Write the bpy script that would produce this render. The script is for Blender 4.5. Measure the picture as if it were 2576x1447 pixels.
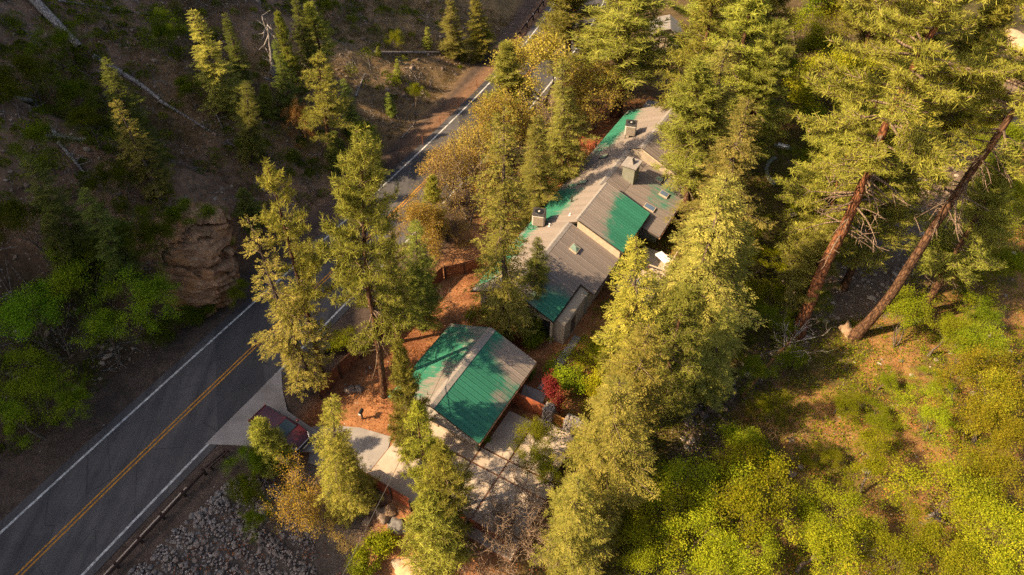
import bpy, math, random
import numpy as np
from mathutils import Vector, Matrix, Euler

for o in list(bpy.data.objects):
    bpy.data.objects.remove(o)
scene = bpy.context.scene
R = math.radians
rng = np.random.default_rng(7)
random.seed(7)

# ------------------------------------------------------------------ camera
CAMZ = 43.0
cam_data = bpy.data.cameras.new('camera')
cam_data.lens = 24.0
cam_data.sensor_width = 36.0
cam_data.clip_start = 0.5
cam_data.clip_end = 900.0
cam = bpy.data.objects.new('camera', cam_data)
scene.collection.objects.link(cam)
cam.location = (0, 0, CAMZ)
cam.rotation_euler = (R(45), 0, 0)
scene.camera = cam

# ------------------------------------------------------------------ sky, sun, exposure
SUN_EL = 39.0
SUN_AZ = R(17.0)                      # shadows run this far from +X towards +Y
TAN_E = math.tan(R(SUN_EL))
world = bpy.data.worlds.new('World')
scene.world = world
world.use_nodes = True
wn = world.node_tree.nodes
bg = wn['Background']
sky = wn.new('ShaderNodeTexSky')
sky.sky_type = 'NISHITA'
sky.sun_disc = False
sky.sun_elevation = R(SUN_EL)
sky.sun_rotation = R(270 - 17)
sky.dust_density = 4.0
sky.ozone_density = 0.4
world.node_tree.links.new(sky.outputs[0], bg.inputs[0])
bg.inputs[1].default_value = 0.085
sun_data = bpy.data.lights.new('sun', 'SUN')
sun_data.energy = 5.0
sun_data.angle = R(0.5)
sun_data.color = (1.0, 0.785, 0.51)
sun = bpy.data.objects.new('sun', sun_data)
scene.collection.objects.link(sun)
sd = Vector((math.cos(R(SUN_EL)) * math.cos(SUN_AZ), math.cos(R(SUN_EL)) * math.sin(SUN_AZ), -math.sin(R(SUN_EL))))
sun.rotation_euler = sd.to_track_quat('-Z', 'Y').to_euler()
sun.location = (-60, -20, 90)
scene.view_settings.view_transform = 'Standard'
scene.view_settings.look = 'None'
scene.view_settings.exposure = 1.28
scene.view_settings.gamma = 1.0
scene.view_settings.use_curve_mapping = False
scene.cycles.use_denoising = False
scene.cycles.max_bounces = 6
scene.cycles.diffuse_bounces = 3
scene.cycles.transmission_bounces = 4
scene.cycles.transparent_max_bounces = 4

# ------------------------------------------------------------------ helpers
COL = scene.collection

def npmesh(name, V, F, attr=None, smooth=False):
    V = np.asarray(V, dtype=np.float32).reshape(-1, 3)
    F = np.asarray(F, dtype=np.int32)
    k = F.shape[1]
    me = bpy.data.meshes.new(name)
    me.vertices.add(len(V))
    me.vertices.foreach_set('co', V.ravel())
    me.loops.add(F.size)
    me.loops.foreach_set('vertex_index', F.ravel())
    me.polygons.add(len(F))
    me.polygons.foreach_set('loop_start', np.arange(0, F.size, k, dtype=np.int32))
    try:
        me.polygons.foreach_set('loop_total', np.full(len(F), k, dtype=np.int32))
    except Exception:
        pass
    me.polygons.foreach_set('use_smooth', np.full(len(F), bool(smooth)))
    me.update(calc_edges=True)
    if attr is not None:
        for an, av in attr.items():
            av = np.asarray(av, dtype=np.float32)
            if av.ndim == 2:
                a = me.attributes.new(an, 'FLOAT_COLOR', 'POINT')
                a.data.foreach_set('color', av.ravel())
            else:
                a = me.attributes.new(an, 'FLOAT', 'POINT')
                a.data.foreach_set('value', av)
    return me

def link(name, me, mat=None, parent=None, loc=None, rot=None, scale=None):
    o = bpy.data.objects.new(name, me)
    COL.objects.link(o)
    if mat is not None and me is not None and len(me.materials) == 0:
        me.materials.append(mat)
    if parent is not None:
        o.parent = parent
    if loc is not None:
        o.location = loc
    if rot is not None:
        o.rotation_euler = rot
    if scale is not None:
        o.scale = scale
    return o

def tag(o, label, cat, group=None):
    o['label'] = label
    o['category'] = cat
    if group:
        o['group'] = group
    return o

def kind(o, k):
    o['kind'] = k
    return o

def empty(name, loc=(0, 0, 0), rz=0.0):
    o = bpy.data.objects.new(name, None)
    o.empty_display_size = 0.3
    COL.objects.link(o)
    o.location = loc
    o.rotation_euler = (0, 0, rz)
    return o

class MB:
    """collects polygons of any size into one mesh"""
    def __init__(s):
        s.v = []; s.f = []
    def poly(s, pts):
        n = len(s.v); s.v += [tuple(p) for p in pts]; s.f.append(tuple(range(n, n + len(pts))))
    def hexa(s, b, t):
        """box from 4 bottom and 4 top points"""
        n = len(s.v); s.v += [tuple(p) for p in b] + [tuple(p) for p in t]
        s.f += [(n+3, n+2, n+1, n), (n+4, n+5, n+6, n+7)]
        for i in range(4):
            j = (i + 1) % 4
            s.f.append((n+i, n+j, n+4+j, n+4+i))
    def box(s, x0, x1, y0, y1, z0, z1):
        s.hexa([(x0,y0,z0),(x1,y0,z0),(x1,y1,z0),(x0,y1,z0)], [(x0,y0,z1),(x1,y0,z1),(x1,y1,z1),(x0,y1,z1)])
    def prism(s, pts, z0, z1):
        n = len(s.v); m = len(pts)
        def zz(z, i): return z[i] if hasattr(z, '__len__') else z
        s.v += [(p[0], p[1], zz(z0, i)) for i, p in enumerate(pts)] + [(p[0], p[1], zz(z1, i)) for i, p in enumerate(pts)]
        s.f.append(tuple(range(n + m - 1, n - 1, -1))); s.f.append(tuple(range(n + m, n + 2 * m)))
        for i in range(m):
            j = (i + 1) % m
            s.f.append((n + i, n + j, n + m + j, n + m + i))
    def tube(s, p0, p1, r0, r1=None, n=8, cap=True):
        r1 = r0 if r1 is None else r1
        p0 = Vector(p0); p1 = Vector(p1); d = (p1 - p0)
        if d.length < 1e-6: return
        d.normalize()
        u = d.orthogonal().normalized(); w = d.cross(u)
        k = len(s.v)
        for (p, r) in ((p0, r0), (p1, r1)):
            for i in range(n):
                a = 2 * math.pi * i / n
                s.v.append(tuple(p + u * (math.cos(a) * r) + w * (math.sin(a) * r)))
        for i in range(n):
            j = (i + 1) % n
            s.f.append((k + i, k + j, k + n + j, k + n + i))
        if cap:
            s.f.append(tuple(range(k + n - 1, k - 1, -1))); s.f.append(tuple(range(k + n, k + 2 * n)))
    def bar(s, p0, p1, w, h, up=(0, 0, 1)):
        """rectangular bar from p0 to p1, w across, h along up (centred)"""
        p0 = Vector(p0); p1 = Vector(p1); d = (p1 - p0).normalized(); u = Vector(up)
        x = d.cross(u).normalized() * (w / 2); y = x.cross(d).normalized() * (h / 2)
        s.hexa([p0 - x - y, p0 + x - y, p0 + x + y, p0 - x + y], [p1 - x - y, p1 + x - y, p1 + x + y, p1 - x + y])
    def mesh(s, name, smooth=False):
        me = bpy.data.meshes.new(name)
        me.from_pydata(s.v, [], s.f)
        if smooth:
            for p in me.polygons: p.use_smooth = True
        me.update()
        return me
    def build(s, name, mat, parent=None, smooth=False, bevel=0.0, **kw):
        o = link(name, s.mesh(name, smooth), mat, parent, **kw)
        if bevel:
            m = o.modifiers.new('bevel', 'BEVEL'); m.width = bevel; m.segments = 2; m.limit_method = 'ANGLE'
        return o

# numpy value noise -------------------------------------------------
def _hash(ix, iy, seed):
    h = (ix.astype(np.int64) * 374761393 + iy.astype(np.int64) * 668265263 + seed * 1274126177) & 0x7fffffff
    h = ((h ^ (h >> 13)) * 1274126177) & 0x7fffffff
    return ((h ^ (h >> 16)) & 0xffff) / 65535.0
def vnoise(x, y, seed=0):
    x = np.asarray(x, float); y = np.asarray(y, float)
    ix = np.floor(x); iy = np.floor(y); fx = x - ix; fy = y - iy
    fx = fx * fx * (3 - 2 * fx); fy = fy * fy * (3 - 2 * fy)
    a = _hash(ix, iy, seed); b = _hash(ix + 1, iy, seed); c = _hash(ix, iy + 1, seed); d = _hash(ix + 1, iy + 1, seed)
    return (a * (1 - fx) + b * fx) * (1 - fy) + (c * (1 - fx) + d * fx) * fy
def fbm(x, y, seed=0, octv=4):
    t = 0; a = 0.5; s = 0
    for i in range(octv):
        t = t + a * (vnoise(x, y, seed + i) - 0.5); s += a; a *= 0.5; x = x * 2.03 + 7.1; y = y * 2.03 + 3.7
    return t / s * 2          # about -1..1
def sst(e0, e1, x):
    t = np.clip((x - e0) / (e1 - e0), 0, 1)
    return t * t * (3 - 2 * t)

# ------------------------------------------------------------------ terrain function
_ly = np.array([20.1, 39.1, 58.9, 72.6, 80.7, 94.0, 105.6]); _lx = np.array([-33.5, -23.9, -12.7, -6.19, -2.45, 2.71, 6.97])
_pc = np.polyfit(_ly, _lx, 3)
_pd = np.polyder(_pc)
def road_x(y):
    y = np.asarray(y, float); yc = np.clip(y, 16, 108)
    return np.polyval(_pc, yc) + np.polyval(_pd, yc) * (y - yc)
def road_m(y):
    return np.polyval(_pd, np.clip(y, 16, 108))
def road_d(x, y):
    """signed distance from the left edge line: positive on the hill side"""
    return (road_x(y) - x) / np.sqrt(1 + road_m(y) ** 2)
def road_pt(y, d, z=0.0):
    """point at distance d left of the left edge line, beside line parameter y"""
    m = float(road_m(y)); k = 1 / math.sqrt(1 + m * m)
    return Vector((float(road_x(y)) - d * k, y + d * m * k, z))
CREEK = np.array([(120, 150), (90, 110), (70, 86), (49, 64), (33.6, 47.5), (25, 40.5), (17.5, 34.5), (14.5, 28.6), (10, 19), (4, 8), (-2, -10), (-8, -60)], float)
def creek_d(x, y):
    """signed distance to the creek line, positive on the house side"""
    x = np.asarray(x, float); y = np.asarray(y, float)
    best = np.full(np.broadcast(x, y).shape, 1e9); sgn = np.ones_like(best)
    for (ax, ay), (bx, by) in zip(CREEK[:-1], CREEK[1:]):
        dx, dy = bx - ax, by - ay
        t = np.clip(((x - ax) * dx + (y - ay) * dy) / (dx * dx + dy * dy), 0, 1)
        qx, qy = ax + t * dx, ay + t * dy
        dd = np.hypot(x - qx, y - qy)
        s = np.sign(-(dx * (y - ay) - dy * (x - ax)))      # house side -> +
        m = dd < best
        best = np.where(m, dd, best); sgn = np.where(m, s, sgn)
    return best * np.where(sgn == 0, 1, sgn)
def crest_z(y):
    # height of the canyon rim outside the frame, it throws the evening shade over the road
    u = 22.8 + 0.956 * y
    v = 0.956 * -78 + 0.292 * y
    C = np.interp(u, [-20, 10, 17, 22, 28, 36, 58, 68, 77, 84, 92, 100, 130], [-9, -8, -6.8, -5.0, -3.2, -1.2, 1.0, 0.2, 2.0, 6, 20, 32, 36])
    return C - TAN_E * v + 1.2 * fbm(y * 0.12, y * 0 + 3.3, 91, 3)
def H(x, y):
    x = np.asarray(x, float); y = np.asarray(y, float)
    d = road_d(x, y)
    # hill
    toe = np.interp(y, [0, 25, 32, 37, 47, 56, 75, 95], [6.5, 6.5, 5.0, 3.6, 3.6, 4.0, 3.6, 5.0])
    slope = np.interp(y, [0, 40, 58, 80, 110], [0.80, 0.82, 0.70, 0.55, 0.50])
    e = d - toe
    zl = slope * np.where(e > 0, np.sqrt(e * e + 1.0) - 1.0, 0)
    zl = zl + sst(0, 6, e) * (1.3 * fbm(x * 0.13, y * 0.13, 11, 4) + 0.45 * fbm(x * 0.5, y * 0.5, 12, 3))
    scarp = sst(36, 40, y) * (1 - sst(49, 54, y))
    zl = zl + scarp * 3.6 * sst(0.0, 2.5, e)
    dcr = road_d(-78.0, y)
    k = sst(0, 1, (d - 27) / np.maximum(dcr - 27, 5))
    zl = zl + (crest_z(y) - zl) * k
    zl = np.where(x < -78, zl - 0.15 * (-78 - x), zl)
    # property side
    w = -d - 7.9
    zp = -0.8 * sst(0.5, 6, w)
    zp = zp + 0.7 * np.exp(-(((x + 5.3) / 3.2) ** 2 + ((y - 52.5) / 4.5) ** 2)) + 0.06 * fbm(x * 0.5, y * 0.5, 21, 3) * sst(1, 5, w)
    zs = -np.clip(0.62 * (w - 3.4), 0, 5.2) + 0.12 * fbm(x * 0.6, y * 0.6, 23, 3) * sst(3, 6, w)
    zs = zs + 1.9 * np.exp(-(((x + 4.0) / 7.0) ** 2 + ((y - 19.0) / 4.5) ** 2))
    ly = 21.0 - 0.31 * np.clip(x, -17.5, 30)
    t = sst(-0.2, 5.0, ly - y)
    zr = zp * (1 - t) + zs * t
    dc = creek_d(x, y)
    bed = -5.3 + 0.25 * fbm(x * 0.4, y * 0.4, 31, 3)
    wb = sst(3.0, 9.5, dc)
    east = -4.3 + 0.02 * np.clip(-dc, 0, 40) + 0.45 * fbm(x * 0.16, y * 0.16, 33, 4) + 0.30 * np.clip(-dc - 38, 0, 40)
    eb = sst(2.5, 7.0, -dc)
    zr = np.where(dc > 0, bed + (zr - bed) * wb, bed + (east - bed) * eb)
    return np.where(d > 1.0, zl, np.where(d > -8.0, -0.03, zr))

# pixel (measured on a 2576 px wide copy of the picture) -> world
SQ = math.sqrt(0.5)
def ray(px, py):
    dx = (px - 1288.0) / 1717.3; dy = (py - 723.5) / 1717.3
    return np.array([dx, SQ * (1 - dy), -SQ * (1 + dy)])
def at(px, py, z=0.0):
    r = ray(px, py); t = (z - CAMZ) / r[2]
    return Vector((r[0] * t, r[1] * t, z))
_T = np.arange(12, 190, 0.12)
def on_ground(px, py, lift=0.0):
    """point where the sight line through a pixel meets the terrain raised by lift"""
    r = ray(px, py)
    X = r[0] * _T; Y = r[1] * _T; Z = CAMZ + r[2] * _T
    below = Z - H(X, Y) - lift < 0
    i = int(np.argmax(below)) if below.any() else len(_T) - 1
    return Vector((X[i], Y[i], Z[i] - lift))
def hz(x, y):
    return float(H(np.array([x]), np.array([y]))[0])
AX = Vector((0.5, 0.8660254, 0)); BX = Vector((0.8660254, -0.5, 0))      # the buildings' own axes
def AB(a, b, z=0.0):
    return Vector((a * 0.5 + b * 0.8660254, a * 0.8660254 - b * 0.5, z))
def toAB(p):
    return p[0] * 0.5 + p[1] * 0.8660254, p[0] * 0.8660254 - p[1] * 0.5

# ------------------------------------------------------------------ materials
class NT:
    def __init__(s, name):
        s.m = bpy.data.materials.new(name); s.m.use_nodes = True
        s.n = s.m.node_tree.nodes; s.l = s.m.node_tree.links
        s.bsdf = s.n['Principled BSDF']; s.out = s.n['Material Output']
    def new(s, t, **kw):
        x = s.n.new(t)
        for k, v in kw.items(): setattr(x, k, v)
        return x
    def ln(s, a, b): s.l.new(a, b)
    def inp(s, node, i, v):
        if hasattr(v, 'is_linked'): s.l.new(v, node.inputs[i])
        else: node.inputs[i].default_value = v
    def noise(s, scale, detail=4, rough=0.55, vec=None, dist=0.0):
        x = s.new('ShaderNodeTexNoise'); x.inputs['Scale'].default_value = scale; x.inputs['Detail'].default_value = detail
        x.inputs['Roughness'].default_value = rough; x.inputs['Distortion'].default_value = dist
        if vec is not None: s.ln(vec, x.inputs['Vector'])
        return x.outputs['Fac']
    def vor(s, scale, feature='F1', vec=None, out='Distance'):
        x = s.new('ShaderNodeTexVoronoi'); x.feature = feature; x.inputs['Scale'].default_value = scale
        if vec is not None: s.ln(vec, x.inputs['Vector'])
        return x.outputs[out]
    def ramp(s, fac, stops):
        x = s.new('ShaderNodeValToRGB'); e = x.color_ramp.elements
        while len(e) < len(stops): e.new(0.5)
        for i, (p, c) in enumerate(stops):
            e[i].position = p; e[i].color = (c[0], c[1], c[2], 1) if len(c) == 3 else c
        s.ln(fac, x.inputs[0]); return x.outputs[0]
    def mix(s, f, a, b, mode='MIX'):
        x = s.new('ShaderNodeMix'); x.data_type = 'RGBA'; x.blend_type = mode
        s.inp(x, 0, f)
        for i, v in ((6, a), (7, b)):
            if hasattr(v, 'is_linked'): s.l.new(v, x.inputs[i])
            else: x.inputs[i].default_value = (v[0], v[1], v[2], 1)
        return x.outputs[2]
    def math(s, op, a, b=0.0, c=0.0, clamp=False):
        x = s.new('ShaderNodeMath'); x.operation = op; x.use_clamp = clamp
        s.inp(x, 0, a); s.inp(x, 1, b); s.inp(x, 2, c); return x.outputs[0]
    def pos(s): return s.new('ShaderNodeNewGeometry').outputs['Position']
    def obj(s): return s.new('ShaderNodeTexCoord').outputs['Object']
    def mapping(s, vec, rot=(0, 0, 0), scale=(1, 1, 1)):
        x = s.new('ShaderNodeMapping'); x.inputs['Rotation'].default_value = rot; x.inputs['Scale'].default_value = scale
        s.ln(vec, x.inputs['Vector']); return x.outputs[0]
    def attr(s, name, out='Fac'):
        x = s.new('ShaderNodeAttribute'); x.attribute_name = name; return x.outputs[out]
    def info(s, out): return s.new('ShaderNodeObjectInfo').outputs[out]
    def bump(s, h, strength=0.3, dist=0.05):
        x = s.new('ShaderNodeBump'); x.inputs['Strength'].default_value = strength; x.inputs['Distance'].default_value = dist
        s.ln(h, x.inputs['Height']); s.ln(x.outputs[0], s.bsdf.inputs['Normal'])
    def done(s, color=None, rough=0.8, spec=0.3, metal=0.0):
        if color is not None: s.inp(s.bsdf, 'Base Color', color if hasattr(color, 'is_linked') else (color[0], color[1], color[2], 1))
        s.inp(s.bsdf, 'Roughness', rough); s.bsdf.inputs['Specular IOR Level'].default_value = spec
        s.bsdf.inputs['Metallic'].default_value = metal
        return s.m

def mottled(name, c1, c2, scale=3.0, rough=0.8, bump=0.0, spec=0.3, detail=5, use_pos=False, dirt=None):
    t = NT(name); v = t.pos() if use_pos else t.obj()
    n = t.noise(scale, detail, 0.6, v)
    col = t.ramp(n, [(0.3, c1), (0.7, c2)])
    if dirt:
        n2 = t.noise(scale * 0.35, 3, 0.6, v)
        col = t.mix(t.ramp(n2, [(0.45, (0, 0, 0)), (0.7, (1, 1, 1))]), col, dirt)
    if bump: t.bump(t.noise(scale * 4, 4, 0.6, v), bump)
    return t.done(col, rough, spec)

def foliage(name, c1, c2, transl=0.35, rough=0.6, lowc=None):
    t = NT(name)
    tint = t.attr('tint')
    col = t.mix(tint, c1, c2)
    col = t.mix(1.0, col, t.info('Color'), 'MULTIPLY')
    rnd = t.info('Random')
    hs = t.new('ShaderNodeHueSaturation')
    t.ln(t.math('MULTIPLY_ADD', rnd, 0.036, 0.48), hs.inputs['Hue']); t.ln(t.math('MULTIPLY_ADD', rnd, 0.5, 0.72), hs.inputs['Value'])
    t.ln(col, hs.inputs['Color']); col = hs.outputs[0]
    d = t.new('ShaderNodeBsdfDiffuse'); tr = t.new('ShaderNodeBsdfTranslucent'); mx = t.new('ShaderNodeMixShader')
    t.ln(col, d.inputs['Color']); tc = t.mix(1.0, col, (1.15, 1.1, 0.7), 'MULTIPLY'); t.ln(tc, tr.inputs['Color'])
    mx.inputs[0].default_value = transl
    t.ln(d.outputs[0], mx.inputs[1]); t.ln(tr.outputs[0], mx.inputs[2]); t.ln(mx.outputs[0], t.out.inputs['Surface'])
    t.n.remove(t.bsdf)
    return t.m

def bark(name, c1, c2, scale=5.0, stretch=0.25):
    t = NT(name); v = t.mapping(t.obj(), scale=(1, 1, stretch))
    n = t.noise(scale, 5, 0.65, v); f = t.vor(scale * 1.2, 'DISTANCE_TO_EDGE', v)
    col = t.ramp(n, [(0.3, c1), (0.68, c2)])
    col = t.mix(t.ramp(f, [(0.0, (1, 1, 1)), (0.2, (0, 0, 0))]), col, (c1[0] * 0.32, c1[1] * 0.30, c1[2] * 0.30))
    col = t.mix(1.0, col, t.info('Color'), 'MULTIPLY')
    t.bump(f, 0.5, 0.06)
    return t.done(col, 0.9, 0.15)

M = {}
M['needle_pine'] = foliage('needle_pine', (0.14, 0.152, 0.028), (0.415, 0.385, 0.078), 0.32)
M['needle_fir'] = foliage('needle_fir', (0.12, 0.132, 0.028), (0.385, 0.345, 0.082), 0.28)
M['leaf'] = foliage('leaf', (0.10, 0.132, 0.009), (0.36, 0.33, 0.026), 0.32)
M['leaf_dry'] = foliage('leaf_dry', (0.30, 0.235, 0.05), (0.66, 0.52, 0.12), 0.36)
M['leaf_red'] = foliage('leaf_red', (0.17, 0.025, 0.022), (0.38, 0.075, 0.06), 0.40)
M['grass_dry'] = foliage('grass_dry', (0.10, 0.075, 0.028), (0.25, 0.18, 0.075), 0.30)
M['litter'] = foliage('litter', (0.16, 0.062, 0.02), (0.58, 0.27, 0.07), 0.10)
M['bark_pine'] = bark('bark_pine', (0.14, 0.065, 0.034), (0.34, 0.155, 0.075), 4.5, 0.3)
M['bark_grey'] = bark('bark_grey', (0.085, 0.062, 0.045), (0.20, 0.145, 0.10), 7.0, 0.25)
M['bark_oak'] = bark('bark_oak', (0.11, 0.085, 0.062), (0.25, 0.19, 0.135), 8.0, 0.3)
M['deadwood'] = bark('deadwood', (0.20, 0.17, 0.15), (0.42, 0.37, 0.33), 5.0, 0.12)

# terrain: colour comes from the soil zones stored on the sheet, broken up by stones and litter grain
def ground_mat():
    t = NT('soil'); v = t.pos()
    base = t.attr('soil', 'Color')
    n1 = t.noise(0.9, 6, 0.65, v); n2 = t.noise(5.0, 5, 0.7, v); n3 = t.noise(22.0, 3, 0.7, v)
    col = t.mix(1.0, base, t.ramp(n1, [(0.3, (0.62, 0.60, 0.58)), (0.7, (1.32, 1.26, 1.2))]), 'MULTIPLY')
    col = t.mix(1.0, col, t.ramp(n2, [(0.3, (0.66, 0.64, 0.62)), (0.7, (1.3, 1.28, 1.26))]), 'MULTIPLY')
    col = t.mix(1.0, col, t.ramp(n3, [(0.3, (0.6, 0.58, 0.56)), (0.7, (1.4, 1.38, 1.36))]), 'MULTIPLY')
    st = t.vor(3.6, 'F1', v); stc = t.vor(3.6, 'F1', v, 'Color')
    stony = t.attr('stony')
    mask = t.math('MULTIPLY', t.ramp(st, [(0.18, (1, 1, 1)), (0.26, (0, 0, 0))]), t.math('GREATER_THAN', t.math('ADD', stc, t.math('MULTIPLY', stony, 0.55)), 0.92))
    col = t.mix(mask, col, t.mix(stc, (0.16, 0.12, 0.09), (0.36, 0.29, 0.22)))
    h = t.math('ADD', t.math('MULTIPLY', n2, 0.6), t.math('ADD', t.math('MULTIPLY', n3, 0.3), t.math('MULTIPLY', mask, 0.5)))
    t.bump(h, 0.8, 0.12)
    return t.done(col, 0.95, 0.1)
M['soil'] = ground_mat()

def asphalt_mat():
    t = NT('asphalt'); v = t.pos()
    along = t.mapping(v, rot=(0, 0, R(27.0)), scale=(1.0, 0.06, 1))
    n = t.noise(1.1, 4, 0.6, along); g = t.noise(60, 2, 0.7, v); b = t.noise(0.5, 4, 0.6, v)
    col = t.ramp(n, [(0.3, (0.043, 0.040, 0.040)), (0.7, (0.088, 0.079, 0.075))])
    col = t.mix(1.0, col, t.ramp(g, [(0.3, (0.7, 0.7, 0.7)), (0.7, (1.3, 1.3, 1.3))]), 'MULTIPLY')
    col = t.mix(1.0, col, t.ramp(b, [(0.3, (0.8, 0.8, 0.82)), (0.7, (1.2, 1.18, 1.15))]), 'MULTIPLY')
    pt = t.vor(0.09, 'F1', t.mapping(v, rot=(0, 0, R(27)), scale=(2.2, 0.6, 1)), 'Color')
    col = t.mix(t.math('MULTIPLY', t.math('GREATER_THAN', pt, 0.72), 0.6), col, (0.030, 0.028, 0.029))
    cr = t.vor(0.35, 'DISTANCE_TO_EDGE', t.mapping(v, rot=(0, 0, R(27)), scale=(1.4, 0.5, 1)))
    col = t.mix(t.ramp(cr, [(0.0, (0.6, 0.6, 0.6)), (0.012, (0, 0, 0))]), col, (0.02, 0.019, 0.019))
    t.bump(g, 0.25, 0.01)
    return t.done(col, 0.85, 0.3)
M['asphalt'] = asphalt_mat()
def paint_mat(name, c, worn):
    t = NT(name); v = t.pos(); n = t.noise(3.0, 6, 0.75, v); g = t.noise(30, 2, 0.6, v)
    f = t.math('MULTIPLY_ADD', g, 0.25, n)
    col = t.mix(t.ramp(f, [(0.46, (0, 0, 0)), (0.74, (1, 1, 1))]), c, worn)
    return t.done(col, 0.7, 0.3)
M['paint_white'] = paint_mat('paint_white', (0.60, 0.58, 0.54), (0.22, 0.21, 0.195))
M['paint_yellow'] = paint_mat('paint_yellow', (0.62, 0.25, 0.012), (0.22, 0.10, 0.02))
M['concrete'] = mottled('concrete', (0.36, 0.28, 0.21), (0.48, 0.385, 0.295), 1.3, 0.9, 0.15, 0.2, 6, True, (0.33, 0.25, 0.18))
M['concrete_grey'] = mottled('concrete_grey', (0.22, 0.195, 0.175), (0.31, 0.27, 0.24), 1.0, 0.9, 0.15, 0.2, 6, True, (0.17, 0.145, 0.125))
M['joint'] = mottled('joint', (0.10, 0.05, 0.03), (0.24, 0.11, 0.06), 9, 0.9, 0.3, 0.2, 4, True)
M['rust'] = mottled('rust', (0.022, 0.014, 0.011), (0.062, 0.030, 0.019), 5, 0.85, 0.2)
M['rust_light'] = mottled('rust_light', (0.18, 0.06, 0.025), (0.32, 0.11, 0.04), 6, 0.85, 0.2)
M['fence_red'] = mottled('fence_red', (0.20, 0.052, 0.02), (0.34, 0.095, 0.035), 4, 0.75, 0.2, 0.3, 5, True, (0.14, 0.04, 0.02))
M['fence_brown'] = mottled('fence_brown', (0.09, 0.035, 0.018), (0.20, 0.082, 0.038), 4, 0.85, 0.2, 0.2, 5, True)
M['fence_post'] = mottled('fence_post', (0.03, 0.018, 0.014), (0.07, 0.04, 0.028), 6, 0.8)
M['wood_gold'] = mottled('wood_gold', (0.36, 0.155, 0.03), (0.52, 0.25, 0.06), 6, 0.6, 0.1)
M['wall_tan'] = mottled('wall_tan', (0.30, 0.235, 0.165), (0.38, 0.30, 0.215), 1.5, 0.85, 0.1)
M['wall_sage'] = mottled('wall_sage', (0.17, 0.165, 0.12), (0.23, 0.22, 0.165), 1.5, 0.85, 0.1)
M['trim_dark'] = mottled('trim_dark', (0.03, 0.022, 0.016), (0.06, 0.042, 0.03), 5, 0.8)
M['trim_pale'] = mottled('trim_pale', (0.36, 0.27, 0.18), (0.46, 0.36, 0.25), 4, 0.8)
M['fascia_rust'] = mottled('fascia_rust', (0.22, 0.09, 0.04), (0.42, 0.24, 0.12), 3, 0.8)
M['ridge_grey'] = mottled('ridge_grey', (0.22, 0.19, 0.165), (0.29, 0.25, 0.215), 2, 0.6)
M['galvanised'] = mottled('galvanised', (0.16, 0.16, 0.165), (0.26, 0.26, 0.265), 6, 0.6)
M['steel'] = NT('steel').done((0.42, 0.41, 0.40), 0.35, 0.5, 0.8)
M['steel_dark'] = NT('steel_dark').done((0.05, 0.05, 0.055), 0.5, 0.5, 0.3)
M['ac_body'] = mottled('ac_body', (0.36, 0.32, 0.27), (0.46, 0.41, 0.35), 3, 0.6)
M['ac_dark'] = NT('ac_dark').done((0.045, 0.038, 0.033), 0.6, 0.4)
M['white'] = mottled('white', (0.66, 0.63, 0.58), (0.76, 0.73, 0.68), 4, 0.7)
M['black'] = NT('black').done((0.012, 0.012, 0.013), 0.5, 0.4)
M['glass'] = NT('glass').done((0.03, 0.045, 0.05), 0.08, 0.6)
M['skylight'] = NT('skylight').done((0.20, 0.27, 0.20), 0.12, 0.6)
M['skylight_blue'] = NT('skylight_blue').done((0.10, 0.14, 0.20), 0.12, 0.6)
M['orange_paint'] = NT('orange_paint').done((0.62, 0.17, 0.02), 0.6, 0.3)
M['teal_paint'] = NT('teal_paint').done((0.06, 0.22, 0.17), 0.6, 0.3)
M['cable'] = NT('cable').done((0.10, 0.09, 0.08), 0.6, 0.3)
M['opening'] = NT('opening').done((0.02, 0.018, 0.016), 0.7, 0.2)

def rock_mat(name, c1, c2, c3, scale=1.2):
    t = NT(name); v = t.obj(); n = t.noise(scale, 6, 0.65, v); n2 = t.noise(scale * 6, 4, 0.7, v)
    col = t.ramp(n, [(0.3, c1), (0.55, c2), (0.75, c3)])
    col = t.mix(1.0, col, t.ramp(n2, [(0.3, (0.7, 0.7, 0.7)), (0.7, (1.25, 1.25, 1.25))]), 'MULTIPLY')
    rnd = t.info('Random'); hs = t.new('ShaderNodeHueSaturation')
    t.ln(t.math('MULTIPLY_ADD', rnd, 0.5, 0.75), hs.inputs['Value']); t.ln(t.math('MULTIPLY_ADD', rnd, 0.6, 0.6), hs.inputs['Saturation'])
    t.ln(col, hs.inputs['Color'])
    t.bump(n2, 0.5, 0.05)
    return t.done(hs.outputs[0], 0.92, 0.2)
M['rock_warm'] = rock_mat('rock_warm', (0.15, 0.095, 0.06), (0.27, 0.18, 0.115), (0.36, 0.26, 0.18))
M['rock_grey'] = rock_mat('rock_grey', (0.11, 0.093, 0.08), (0.22, 0.182, 0.155), (0.36, 0.30, 0.26), 2.0)
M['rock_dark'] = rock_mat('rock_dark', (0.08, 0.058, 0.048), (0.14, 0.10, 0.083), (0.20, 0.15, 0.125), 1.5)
M['rock_pale'] = rock_mat('rock_pale', (0.26, 0.165, 0.095), (0.38, 0.26, 0.155), (0.46, 0.335, 0.22), 0.8)

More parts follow.
